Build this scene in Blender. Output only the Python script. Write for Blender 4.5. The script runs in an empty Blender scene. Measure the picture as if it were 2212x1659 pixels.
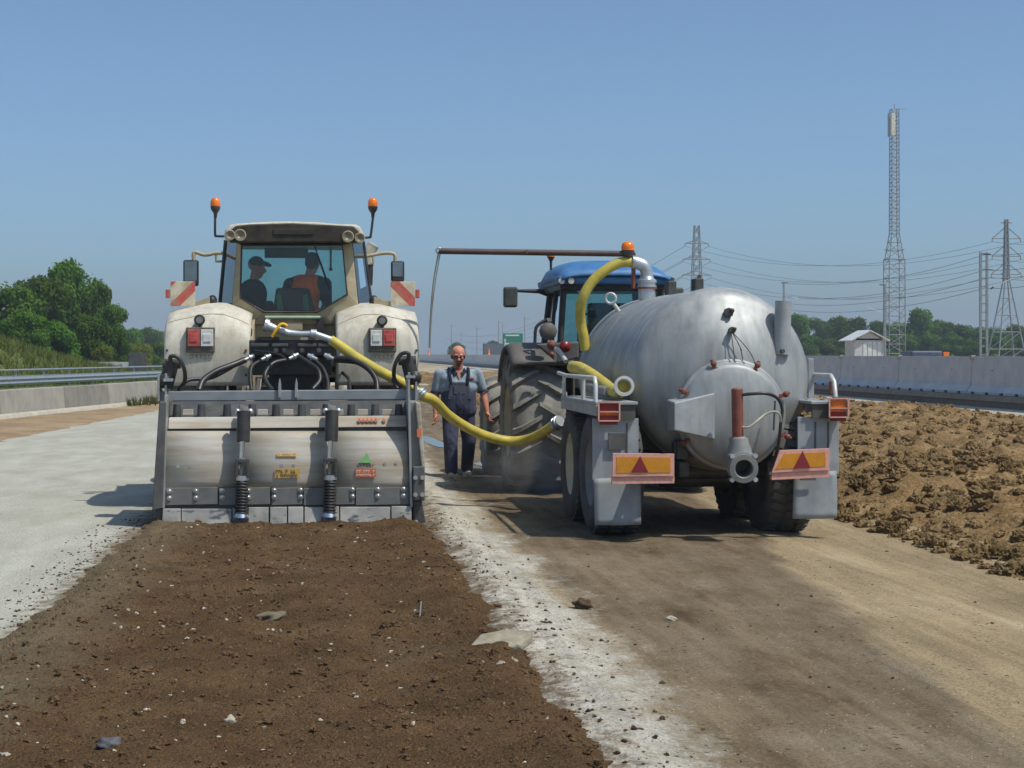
import bpy, bmesh, math, random
import numpy as np
from mathutils import Vector, Matrix

sc = bpy.context.scene
COL = sc.collection
R_ = math.radians
random.seed(7)

# ------------------------------------------------------------------ camera
YAW = math.atan(416 / 3540)          # camera looks right of the road axis (+Y)
CAMZ = 1.7
FPX, CX, HY = 3540.0, 1106.0, 765.0  # focal length, centre column and horizon row of the calibrated picture
FW = Vector((math.sin(YAW), math.cos(YAW), 0))
RT = Vector((math.cos(YAW), -math.sin(YAW), 0))
cam = bpy.data.cameras.new('camera')
cam_o = bpy.data.objects.new('camera', cam)
COL.objects.link(cam_o)
cam_o.location = (0, 0, CAMZ)
cam_o.rotation_euler = (R_(90), 0, -YAW)
cam.sensor_width = 36
cam.lens = FPX / 2212 * 36
cam.shift_y = -(829.5 - HY) / 2212
cam.clip_start = 0.1
cam.clip_end = 6000
sc.camera = cam_o

# ------------------------------------------------------------------ sky, sun, exposure
to_sun = (RT * 0.50 - FW * 0.27 + Vector((0, 0, 1))).normalized()
elev = math.asin(to_sun.z)
azim = math.atan2(to_sun.x, to_sun.y)
world = bpy.data.worlds.new('World')
sc.world = world
world.use_nodes = True
wn = world.node_tree
bg = wn.nodes['Background']
sky = wn.nodes.new('ShaderNodeTexSky')
sky.sky_type = 'NISHITA'
sky.sun_disc = False
sky.sun_elevation = elev
sky.sun_rotation = azim
sky.altitude = 100
sky.air_density = 0.75
sky.dust_density = 2.0
sky.ozone_density = 8
hsv = wn.nodes.new('ShaderNodeHueSaturation')            # summer haze: the whole dome a little greyer
hsv.inputs['Saturation'].default_value = 0.9
wn.links.new(sky.outputs[0], hsv.inputs['Color'])
tint = wn.nodes.new('ShaderNodeMix')
tint.data_type = 'RGBA'; tint.blend_type = 'MULTIPLY'; tint.inputs[0].default_value = 1.0
tint.inputs[7].default_value = (0.93, 1.06, 1.03, 1)
wn.links.new(hsv.outputs[0], tint.inputs[6])
wn.links.new(tint.outputs[2], bg.inputs[0])
bg.inputs[1].default_value = 0.134
sun = bpy.data.lights.new('sun', 'SUN')
sun.energy = 3.6
sun.angle = R_(0.6)
sun.color = (1.0, 0.95, 0.87)
sun_o = bpy.data.objects.new('sun', sun)
COL.objects.link(sun_o)
sun_o.rotation_euler = (-to_sun).to_track_quat('-Z', 'Y').to_euler()
sc.view_settings.view_transform = 'Standard'
sc.view_settings.look = 'None'
sc.view_settings.gamma = 1.0
sc.view_settings.use_curve_mapping = False
sc.view_settings.exposure = 0.0
sc.cycles.max_bounces = 8
sc.cycles.transparent_max_bounces = 24
sc.cycles.volume_bounces = 0
sc.cycles.use_adaptive_sampling = True
sc.cycles.adaptive_threshold = 0.02


# ------------------------------------------------------------------ calibration helpers
def ray(px, py):
    return FW + RT * ((px - CX) / FPX) + Vector((0, 0, -(py - HY) / FPX))


def at(px, py, Y):
    d = ray(px, py)
    return d * (Y / d.y) + Vector((0, 0, CAMZ))


def gnd(px, py, z=0.0):
    d = ray(px, py)
    return d * ((z - CAMZ) / d.z) + Vector((0, 0, CAMZ))


def far(px, py, D):
    return ray(px, py) * D + Vector((0, 0, CAMZ))


# zoomed measuring windows of the photograph -> calibrated picture
def z1(a, b): return (322.6 + .2778 * a, 399.4 + .2778 * b)
def z2(a, b): return (322.6 + .2778 * a, 737.3 + .2778 * b)
def z3(a, b): return (906.2 + .2778 * a, 506.9 + .2778 * b)
def z4(a, b): return (1228.8 + .2778 * a, 599.0 + .2778 * b)
def z5(a, b): return (1075.2 + .3472 * a, 829.4 + .3472 * b)
def A1(a, b, Y): return at(*z1(a, b), Y)
def A2(a, b, Y): return at(*z2(a, b), Y)
def A3(a, b, Y): return at(*z3(a, b), Y)
def A4(a, b, Y): return at(*z4(a, b), Y)
def A5(a, b, Y): return at(*z5(a, b), Y)


# ------------------------------------------------------------------ noise for heightfields
def _hash(i, j, s):
    n = (i * 374761393 + j * 668265263 + s * 974711) & 0x7fffffff
    n = ((n ^ (n >> 13)) * 1274126177) & 0x7fffffff
    return ((n ^ (n >> 16)) & 0xffff) / 65535.0


def vnoise(x, y, s=0):
    xi = np.floor(x).astype(np.int64); yi = np.floor(y).astype(np.int64)
    fx = x - xi; fy = y - yi
    fx = fx * fx * (3 - 2 * fx); fy = fy * fy * (3 - 2 * fy)
    a = _hash(xi, yi, s); b = _hash(xi + 1, yi, s); c = _hash(xi, yi + 1, s); d = _hash(xi + 1, yi + 1, s)
    return (a * (1 - fx) + b * fx) * (1 - fy) + (c * (1 - fx) + d * fx) * fy


def fbm(x, y, oct=4, s=0, gain=0.5):
    t = 0; amp = 1.0; tot = 0
    for o in range(oct):
        t = t + amp * vnoise(x * 2 ** o + 17.3 * o, y * 2 ** o + 9.1 * o, s + o)
        tot += amp; amp *= gain
    return t / tot


# ------------------------------------------------------------------ mesh builder
def spline(pts, n=8):
    P = [Vector(p) for p in pts]
    if len(P) < 3: return P
    out = []
    Q = [P[0] * 2 - P[1]] + P + [P[-1] * 2 - P[-2]]
    for i in range(1, len(Q) - 2):
        a, b, c, d = Q[i - 1], Q[i], Q[i + 1], Q[i + 2]
        for k in range(n):
            t = k / n
            out.append(0.5 * ((2 * b) + (c - a) * t + (2 * a - 5 * b + 4 * c - d) * t * t + (3 * b - a - 3 * c + d) * t ** 3))
    out.append(P[-1])
    return out


def perp(v):
    v = Vector(v).normalized()
    h = Vector((0, 0, 1)) if abs(v.z) < .9 else Vector((1, 0, 0))
    a = v.cross(h).normalized()
    return a, v.cross(a).normalized()


class MB:
    def __init__(s):
        s.v = []; s.f = []; s.sm = []; s.mi = []; s.m = 0

    def add(s, vs, fs, smooth=False):
        o = len(s.v)
        s.v += [tuple(p) for p in vs]
        for f in fs:
            s.f.append([i + o for i in f]); s.sm.append(smooth); s.mi.append(s.m)
        return s

    def box(s, x0, x1, y0, y1, z0, z1):
        return s.hexa([(x0, y0, z0), (x1, y0, z0), (x1, y1, z0), (x0, y1, z0), (x0, y0, z1), (x1, y0, z1), (x1, y1, z1), (x0, y1, z1)])

    def hexa(s, p):
        return s.add(p, [(0, 3, 2, 1), (4, 5, 6, 7), (0, 1, 5, 4), (1, 2, 6, 5), (2, 3, 7, 6), (3, 0, 4, 7)])

    def prism(s, poly, vec):
        n = len(poly); vec = Vector(vec)
        a = [Vector(p) for p in poly]
        b = [p + vec for p in a]
        return s.add(a + b, [list(range(n)), list(range(2 * n - 1, n - 1, -1))] + [(i, i + n, (i + 1) % n + n, (i + 1) % n) for i in range(n)])

    def bar(s, p0, p1, w, h, up=(0, 0, 1)):
        p0 = Vector(p0); p1 = Vector(p1); d = (p1 - p0).normalized(); up = Vector(up)
        r = d.cross(up)
        if r.length < 1e-4: r = d.cross(Vector((1, 0, 0)))
        r.normalize(); u = r.cross(d).normalized()
        q = []
        for p in (p0, p1):
            q += [p - r * w / 2 - u * h / 2, p + r * w / 2 - u * h / 2, p + r * w / 2 + u * h / 2, p - r * w / 2 + u * h / 2]
        return s.add(q, [(0, 1, 2, 3), (7, 6, 5, 4), (0, 4, 5, 1), (1, 5, 6, 2), (2, 6, 7, 3), (3, 7, 4, 0)])

    def tube(s, pts, r, n=10, caps=True, closed=False):
        P = [Vector(p) for p in pts]; k = len(P)
        rs = r if isinstance(r, (list, tuple)) else [r] * k
        t = (P[1] - P[0]).normalized(); a, b = perp(t)
        vs = []
        for i in range(k):
            if i == 0: d = P[1] - P[0]
            elif i == k - 1: d = P[-1] - P[-2]
            else: d = P[i + 1] - P[i - 1]
            d.normalize()
            a = (a - d * a.dot(d))
            if a.length < 1e-6: a, b = perp(d)
            a.normalize(); b = d.cross(a)
            for j in range(n):
                w = 2 * math.pi * j / n
                vs.append(P[i] + (a * math.cos(w) + b * math.sin(w)) * rs[i])
        fs = [(i * n + j, i * n + (j + 1) % n, (i + 1) * n + (j + 1) % n, (i + 1) * n + j) for i in range(k - 1) for j in range(n)]
        s.add(vs, fs, True)
        if caps:
            s.add(vs[:n], [list(range(n - 1, -1, -1))]); s.add(vs[-n:], [list(range(n))])
        return s

    def cyl(s, p0, p1, r0, r1=None, n=16, caps=True):
        return s.tube([p0, p1], [r0, r0 if r1 is None else r1], n, caps)

    def lathe(s, prof, o, axis, n=24, sharp=False):
        o = Vector(o); ax = Vector(axis).normalized(); a, b = perp(ax)
        def ringp(r, h): return [o + ax * h + (a * math.cos(2 * math.pi * j / n) + b * math.sin(2 * math.pi * j / n)) * r for j in range(n)]
        if sharp:
            for (r0, h0), (r1, h1) in zip(prof[:-1], prof[1:]):
                s.add(ringp(r0, h0) + ringp(r1, h1), [(j, (j + 1) % n, n + (j + 1) % n, n + j) for j in range(n)], True)
        else:
            vs = []
            for r, h in prof: vs += ringp(r, h)
            s.add(vs, [(i * n + j, i * n + (j + 1) % n, (i + 1) * n + (j + 1) % n, (i + 1) * n + j) for i in range(len(prof) - 1) for j in range(n)], True)
        return s

    def ball(s, c, r, nu=14, nv=8, rot=None):
        c = Vector(c)
        if not isinstance(r, (tuple, list)): r = (r, r, r)
        vs = []
        for i in range(nv + 1):
            th = math.pi * i / nv
            for j in range(nu):
                ph = 2 * math.pi * j / nu
                p = Vector((r[0] * math.sin(th) * math.cos(ph), r[1] * math.sin(th) * math.sin(ph), r[2] * math.cos(th)))
                vs.append(c + (rot @ p if rot else p))
        return s.add(vs, [(i * nu + j, (i + 1) * nu + j, (i + 1) * nu + (j + 1) % nu, i * nu + (j + 1) % nu) for i in range(nv) for j in range(nu)], True)

    def caps(s, p0, p1, r0, r1, n=14):
        """tapered capsule, closed"""
        p0 = Vector(p0); p1 = Vector(p1); ax = p1 - p0; L = max(ax.length, 1e-5)
        prof = [(max(1e-4, r0 * math.sin(w)), -r0 * math.cos(w)) for w in [math.pi / 2 * k / 4 for k in range(5)]]
        prof += [(max(1e-4, r1 * math.cos(w)), L + r1 * math.sin(w)) for w in [math.pi / 2 * k / 4 for k in range(5)]]
        o = len(s.v)
        s.lathe(prof, p0, ax if ax.length > 1e-5 else (0, 0, 1), n)
        s.add([s.v[o + j] for j in range(n)], [list(range(n - 1, -1, -1))])
        e = o + (len(prof) - 1) * n
        s.add([s.v[e + j] for j in range(n)], [list(range(n))])
        return s

    def torus(s, c, axis, R, r, n=28, m=8):
        c = Vector(c); a, b = perp(axis)
        pts = [c + (a * math.cos(2 * math.pi * k / n) + b * math.sin(2 * math.pi * k / n)) * R for k in range(n + 1)]
        return s.tube(pts, r, m, caps=False)

    def grid(s, nu, nv, fn, smooth=True):
        vs = [fn(i / nu, j / nv) for j in range(nv + 1) for i in range(nu + 1)]
        w = nu + 1
        return s.add(vs, [(j * w + i, j * w + i + 1, (j + 1) * w + i + 1, (j + 1) * w + i) for j in range(nv) for i in range(nu)], smooth)

    def build(s, name, mat, parent=None, bevel=0.0, solid=0.0, recalc=True, seg=2):
        me = bpy.data.meshes.new(name)
        o = ORI.get(parent.name, Vector()) if parent else Vector()
        me.from_pydata([(p[0] - o[0], p[1] - o[1], p[2] - o[2]) for p in s.v], [], s.f)
        mats = mat if isinstance(mat, (list, tuple)) else [mat]
        for m in mats: me.materials.append(m)
        me.polygons.foreach_set('use_smooth', s.sm)
        if len(mats) > 1: me.polygons.foreach_set('material_index', s.mi)
        if recalc:
            bm = bmesh.new(); bm.from_mesh(me)
            bmesh.ops.recalc_face_normals(bm, faces=bm.faces)
            bm.to_mesh(me); bm.free()
        me.update()
        return link(name, me, parent, bevel, solid, seg)


ORI = {}


def link(name, me, parent=None, bevel=0.0, solid=0.0, seg=2):
    ob = bpy.data.objects.new(name, me)
    COL.objects.link(ob)
    if parent:
        ob.parent = parent
        ORI[ob.name] = ORI.get(parent.name, Vector())
    if solid:
        m = ob.modifiers.new('thickness', 'SOLIDIFY'); m.thickness = solid; m.offset = 0
    if bevel:
        m = ob.modifiers.new('bevel', 'BEVEL'); m.width = bevel; m.segments = seg; m.limit_method = 'ANGLE'; m.angle_limit = R_(40)
    return ob


def thing(name, label, cat, loc=(0, 0, 0), group=None):
    o = bpy.data.objects.new(name, None)
    o.empty_display_size = .2
    COL.objects.link(o)
    o.location = loc
    ORI[o.name] = Vector(loc)
    return tag(o, label, cat, group)


def tag(o, label=None, cat=None, group=None, kind=None):
    if label: o['label'] = label
    if cat: o['category'] = cat
    if group: o['group'] = group
    if kind: o['kind'] = kind
    return o


def one(mb, name, mat, label, cat, group=None, base=None, **kw):
    """a thing that is one mesh, its origin at its base"""
    b = Vector(base) if base is not None else Vector((sum(p[0] for p in mb.v) / len(mb.v), sum(p[1] for p in mb.v) / len(mb.v), min(p[2] for p in mb.v)))
    mb.v = [(p[0] - b.x, p[1] - b.y, p[2] - b.z) for p in mb.v]
    o = mb.build(name, mat, None, **kw)
    o.location = b
    return tag(o, label, cat, group)


def copy_tree(o, parent=None):
    c = o.copy(); COL.objects.link(c); c.parent = parent
    for ch in o.children: copy_tree(ch, c)
    return c


# ------------------------------------------------------------------ materials
def srgb(r, g, b):
    def f(c):
        c /= 255
        return c / 12.92 if c <= .04045 else ((c + .055) / 1.055) ** 2.4
    return (f(r), f(g), f(b))


class NT:
    def __init__(s, name):
        s.mat = bpy.data.materials.new(name); s.mat.use_nodes = True
        s.t = s.mat.node_tree; s.bsdf = s.t.nodes['Principled BSDF']; s.out = s.t.nodes['Material Output']
        s._co = None

    def n(s, typ, **kw):
        nd = s.t.nodes.new(typ)
        for k, v in kw.items(): setattr(nd, k, v)
        return nd

    def l(s, a, b): s.t.links.new(a, b)

    def co(s, which='Object'):
        if s._co is None: s._co = s.n('ShaderNodeTexCoord')
        return s._co.outputs[which]

    def mapped(s, scale, which='Object', rot=(0, 0, 0)):
        m = s.n('ShaderNodeMapping'); m.inputs['Scale'].default_value = scale; m.inputs['Rotation'].default_value = rot
        s.l(s.co(which), m.inputs[0]); return m.outputs[0]

    def noise(s, scale, detail=4, rough=.55, vec=None, dist=0):
        nd = s.n('ShaderNodeTexNoise'); nd.inputs['Scale'].default_value = scale; nd.inputs['Detail'].default_value = detail
        nd.inputs['Roughness'].default_value = rough; nd.inputs['Distortion'].default_value = dist
        s.l(vec if vec is not None else s.co(), nd.inputs['Vector']); return nd.outputs[0]

    def vor(s, scale, vec=None, feature='F1', out='Distance'):
        nd = s.n('ShaderNodeTexVoronoi'); nd.inputs['Scale'].default_value = scale; nd.feature = feature
        s.l(vec if vec is not None else s.co(), nd.inputs['Vector']); return nd.outputs[out]

    def ramp(s, fac, stops):
        r = s.n('ShaderNodeValToRGB'); e = r.color_ramp.elements
        while len(e) < len(stops): e.new(0.5)
        for el, (p, c) in zip(e, stops):
            el.position = p; el.color = (c, c, c, 1) if isinstance(c, (int, float)) else (c[0], c[1], c[2], 1)
        s.l(fac, r.inputs[0]); return r.outputs[0]

    def mix(s, fac, a, b, mode='MIX'):
        m = s.n('ShaderNodeMix', data_type='RGBA', blend_type=mode)
        for sock, v in ((m.inputs[0], fac), (m.inputs[6], a), (m.inputs[7], b)):
            if isinstance(v, bpy.types.NodeSocket): s.l(v, sock)
            elif isinstance(v, (int, float)): sock.default_value = v
            else: sock.default_value = (v[0], v[1], v[2], 1)
        return m.outputs[2]

    def math(s, op, a, b=0.0, clamp=False):
        m = s.n('ShaderNodeMath', operation=op); m.use_clamp = clamp
        for sock, v in ((m.inputs[0], a), (m.inputs[1], b)):
            if isinstance(v, bpy.types.NodeSocket): s.l(v, sock)
            else: sock.default_value = v
        return m.outputs[0]

    def xyz(s):
        x = s.n('ShaderNodeSeparateXYZ'); s.l(s.co(), x.inputs[0]); return x.outputs

    def bump(s, h, strength=.3, dist=.02):
        b = s.n('ShaderNodeBump'); b.inputs['Strength'].default_value = strength; b.inputs['Distance'].default_value = dist
        s.l(h, b.inputs['Height']); s.l(b.outputs[0], s.bsdf.inputs['Normal']); return b

    def set(s, col=None, rough=None, metal=None, spec=None):
        for k, v in (('Base Color', col), ('Roughness', rough), ('Metallic', metal), ('Specular IOR Level', spec)):
            if v is None: continue
            i = s.bsdf.inputs[k]
            if isinstance(v, bpy.types.NodeSocket): s.l(v, i)
            elif isinstance(v, (int, float)): i.default_value = v
            else: i.default_value = (v[0], v[1], v[2], 1)
        return s


DUST = srgb(168, 156, 134)


def paint(name, col, rough=.5, metal=0., var=.18, scale=6, dust=.25, dscale=3., bump=0., streak=0., dustcol=DUST, spec=.4):
    """painted or bare surface with tone variation, patchy dust and vertical run marks"""
    t = NT(name)
    dark = tuple(c * (1 - var) for c in col); lite = tuple(min(1, c * (1 + var)) for c in col)
    c = t.mix(t.ramp(t.noise(scale, 5), [(.35, 0), (.65, 1)]), dark, lite)
    if streak:
        st = t.noise(1.0, 5, .6, t.mapped((14, 14, .9)))
        c = t.mix(t.math('MULTIPLY', t.ramp(st, [(.5, 0), (.75, 1)]), streak), c, tuple(x * .45 for x in col))
    r = rough
    if dust:
        m = t.math('MULTIPLY', t.ramp(t.noise(dscale, 6, .65), [(.3, 0.15), (.72, 1)]), dust, True)
        c = t.mix(m, c, dustcol)
        r = t.math('ADD', t.math('MULTIPLY', m, .4), rough, True)
    t.set(c, r, metal, spec)
    if bump: t.bump(t.noise(scale * 4, 5), bump, .01)
    return t.mat


def glassmat(name, tint, refl=.12):
    t = NT(name)
    tr = t.n('ShaderNodeBsdfTransparent'); tr.inputs[0].default_value = (*tint, 1)
    gl = t.n('ShaderNodeBsdfGlossy'); gl.inputs[1].default_value = .03; gl.inputs[0].default_value = (.9, .95, 1, 1)
    fr = t.n('ShaderNodeFresnel'); fr.inputs[0].default_value = 1.45
    df = t.n('ShaderNodeBsdfDiffuse'); df.inputs[0].default_value = (*DUST, 1)
    mx = t.n('ShaderNodeMixShader'); mx2 = t.n('ShaderNodeMixShader')
    t.l(fr.outputs[0], mx.inputs[0]); t.l(tr.outputs[0], mx.inputs[1]); t.l(gl.outputs[0], mx.inputs[2])
    t.l(t.math('MULTIPLY', t.ramp(t.noise(5, 5), [(.4, 0.1), (.8, 1)]), refl), mx2.inputs[0])
    t.l(mx.outputs[0], mx2.inputs[1]); t.l(df.outputs[0], mx2.inputs[2])
    t.l(mx2.outputs[0], t.out.inputs[0])
    return t.mat


M = {}
def cream():
    t = NT('cream_paint')
    c = t.mix(t.ramp(t.noise(5, 5), [(.35, 0), (.65, 1)]), srgb(196, 190, 172), srgb(212, 207, 192))
    c = t.mix(t.math('MULTIPLY', t.ramp(t.noise(2.2, 7, .68), [(.42, 0), (.72, 1)]), .6), c, srgb(170, 156, 128))
    c = t.mix(t.math('MULTIPLY', t.ramp(t.noise(1, 6, .65, t.mapped((16, 16, 1.1))), [(.48, 0), (.74, 1)]), .45), c, srgb(140, 124, 96))
    c = t.mix(t.ramp(t.noise(34, 4, .7), [(.62, 0), (.72, .6)]), c, srgb(120, 104, 80))
    t.set(c, t.ramp(t.noise(4, 4), [(.3, .42), (.7, .75)]), 0, .35); t.bump(t.noise(22, 4), .08, .004)
    return t.mat
M['cream'] = cream()
M['cream_dirty'] = paint('dusty_cream_paint', srgb(182, 170, 140), .6, var=.18, dust=.6, dscale=5, dustcol=srgb(140, 124, 92))
M['black'] = paint('black_plastic', (.02, .02, .022), .45, var=.3, dust=.10, dscale=6)
M['rubber'] = paint('black_rubber', (.022, .022, .023), .7, var=.3, dust=.12, dscale=6)
M['blackhose'] = paint('black_hose_rubber', (.018, .018, .02), .38, var=.3, dust=.06, dscale=9)
M['dark_steel'] = paint('dark_grey_steel', (.055, .06, .065), .45, .3, var=.3, dust=.18, dscale=8)
M['grey_steel'] = paint('grey_painted_steel', (.20, .215, .225), .45, .2, var=.15, dust=.28, dscale=7, streak=.15)
M['lite_steel'] = paint('bare_light_steel', (.42, .43, .42), .38, .55, var=.2, dust=.25, dscale=10)
M['chrome'] = paint('polished_rod', (.62, .68, .75), .18, .95, var=.05, dust=.03)
M['zinc'] = paint('zinc_steel', (.52, .55, .57), .35, .7, var=.2, dust=.12, dscale=14)
M['glass'] = glassmat('tinted_cab_glass', (.66, .82, .82), .05)
M['glass_rear'] = glassmat('pale_rear_glass', (.92, .95, .95), .04)
M['glass_front'] = glassmat('tinted_windscreen', (.56, .76, .76), .04)
M['clear'] = glassmat('lamp_glass', (.9, .9, .88), .25)
M['red_lens'] = paint('red_lens', srgb(188, 62, 60), .3, var=.2, dust=.35, scale=20, dscale=16)
M['white_lens'] = paint('white_lens', srgb(214, 214, 208), .25, var=.12, dust=.1, scale=20)
M['amber'] = paint('amber_lens', srgb(238, 120, 20), .2, var=.15, dust=.08, scale=20)
M['orange_lens'] = paint('dull_orange_lens', srgb(205, 110, 20), .3, var=.25, dust=.08, scale=20)
M['dark_red'] = paint('dark_red_lens', srgb(120, 14, 18), .3, var=.25, dust=.06, scale=20)
M['yhose'] = paint('yellow_hose', srgb(202, 182, 62), .4, var=.16, dust=.5, dscale=9, scale=10, dustcol=srgb(158, 146, 104))
M['yellow'] = paint('yellow_handle', srgb(232, 178, 30), .45, var=.08, dust=.05)

# ================================================================== GROUND
def hfield(name, x0, x1, y0, y1, step, fn, mat, ystep=None, label=None, kind='structure'):
    """heightfield sheet; fn(X, Y) -> Z on numpy arrays. Steps grow with distance."""
    nx = max(2, int((x1 - x0) / step))
    xs = np.linspace(x0, x1, nx + 1)
    ys = [y0]
    while ys[-1] < y1:
        ys.append(ys[-1] + (ystep or step) * max(1.0, ys[-1] / 12.0))
    ys = np.array(ys)
    X, Y = np.meshgrid(xs, ys)
    Z = fn(X, Y)
    v = np.stack([X.ravel(), Y.ravel(), Z.ravel()], 1)
    w = nx + 1
    j, i = np.meshgrid(np.arange(len(ys) - 1), np.arange(nx), indexing='ij')
    q = (j * w + i).ravel()
    f = np.stack([q, q + 1, q + w + 1, q + w], 1)
    me = bpy.data.meshes.new(name)
    me.from_pydata(v.tolist(), [], f.tolist())
    me.materials.append(mat)
    me.polygons.foreach_set('use_smooth', [True] * len(me.polygons))
    me.update()
    o = link(name, me)
    tag(o, label, None, None, kind)
    return o


def soil(name, stops, scale=1.2, fine=60, rough=.95, bump=.5, bdist=.02, specks=None, stretch=(1, 1, 1), patches=None, spill=None, greyedge=False):
    t = NT(name)
    v = t.mapped(stretch)
    c = t.ramp(t.noise(scale, 7, .62, v, .3), stops)
    fn = t.noise(fine, 5, .7)
    c = t.mix(.8, c, t.ramp(fn, [(.3, .5), (.7, 1.4)]), 'MULTIPLY')
    c = t.mix(.7, c, t.ramp(t.noise(fine * 3.2, 3, .6), [(.36, .55), (.64, 1.45)]), 'MULTIPLY')
    if patches:
        pc, sc_, lo, hi = patches
        c = t.mix(t.ramp(t.noise(sc_, 6, .6, t.mapped((1, .45, 1))), [(lo, 0), (hi, 1)]), c, pc)
    for (col, s_, thr, gate) in (specks or []):
        d = t.vor(s_)
        g = t.ramp(t.noise(s_ * .21, 3), [(gate, 0), (gate + .06, 1)])
        m = t.math('MULTIPLY', t.ramp(d, [(thr * .6, 1), (thr, 0)]), g)
        c = t.mix(m, c, col)
    if greyedge:
        xx = t.xyz()
        ge_ = t.math('MULTIPLY', t.math('SUBTRACT', -1.32, t.math('ADD', t.math('SUBTRACT', xx[0], t.math('MULTIPLY', xx[1], .02)), t.math('MULTIPLY', t.math('SUBTRACT', t.noise(2.2, 6, .7), .5), 1.0))), 2.2, True)
        c = t.mix(t.math('MULTIPLY', ge_, .55), c, srgb(128, 116, 92))
    if spill:
        xx = t.xyz()
        sp = t.math('MULTIPLY', t.math('ADD', t.math('ADD', xx[0], spill), t.math('MULTIPLY', t.math('SUBTRACT', t.noise(9, 6, .75), .5), 1.0)), 5.0, True)
        c = t.mix(t.math('MULTIPLY', sp, .8), c, srgb(100, 80, 56))
    t.set(c, rough, 0, .15)
    h = t.math('ADD', t.noise(fine * .6, 6, .7), t.math('MULTIPLY', t.vor(fine * .9), -.5))
    t.bump(h, bump, bdist)
    return t.mat


def ragged(d, x, y, amp, freq, s):
    return d + (fbm(x * freq, y * freq, 4, s) - .5) * 2 * amp


m_base = soil('pale_subsoil', [(.3, srgb(150, 134, 106)), (.55, srgb(178, 164, 136)), (.75, srgb(205, 198, 180))], .35, 14, bump=.3,
              patches=(srgb(120, 100, 72), .12, .5, .62))
m_lime = soil('lime_dusted_soil', [(.3, srgb(160, 157, 142)), (.55, srgb(176, 174, 160)), (.8, srgb(188, 187, 175))], 2.2, 45, bump=.45, bdist=.012,
              specks=[(srgb(120, 110, 92), 16, .16, .55)], stretch=(1, .35, 1), patches=(srgb(156, 152, 136), .8, .5, .75), spill=1.93)
m_mill = soil('freshly_milled_soil', [(.25, srgb(78, 58, 36)), (.5, srgb(98, 75, 49)), (.75, srgb(116, 92, 63))], 1.6, 70, bump=.9, bdist=.03,
              specks=[(srgb(176, 164, 142), 38, .12, .60), (srgb(46, 34, 22), 20, .26, .5), (srgb(150, 136, 112), 80, .2, .48), (srgb(50, 38, 25), 55, .3, .48)],
              patches=(srgb(106, 92, 70), .7, .54, .74), greyedge=True)
m_edge = soil('lime_streaked_edge', [(.3, srgb(142, 126, 98)), (.47, srgb(180, 172, 150)), (.7, srgb(200, 196, 182))], 1.7, 38, bump=.8, bdist=.025,
              specks=[(srgb(110, 90, 64), 14, .25, .45), (srgb(90, 74, 52), 30, .2, .42)], stretch=(1, .5, 1), patches=(srgb(150, 130, 98), 1.3, .5, .62))
m_verge = soil('gravel_verge_soil', [(.3, srgb(132, 110, 84)), (.6, srgb(160, 138, 108)), (.8, srgb(178, 160, 132))], .9, 20, bump=.5)


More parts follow.
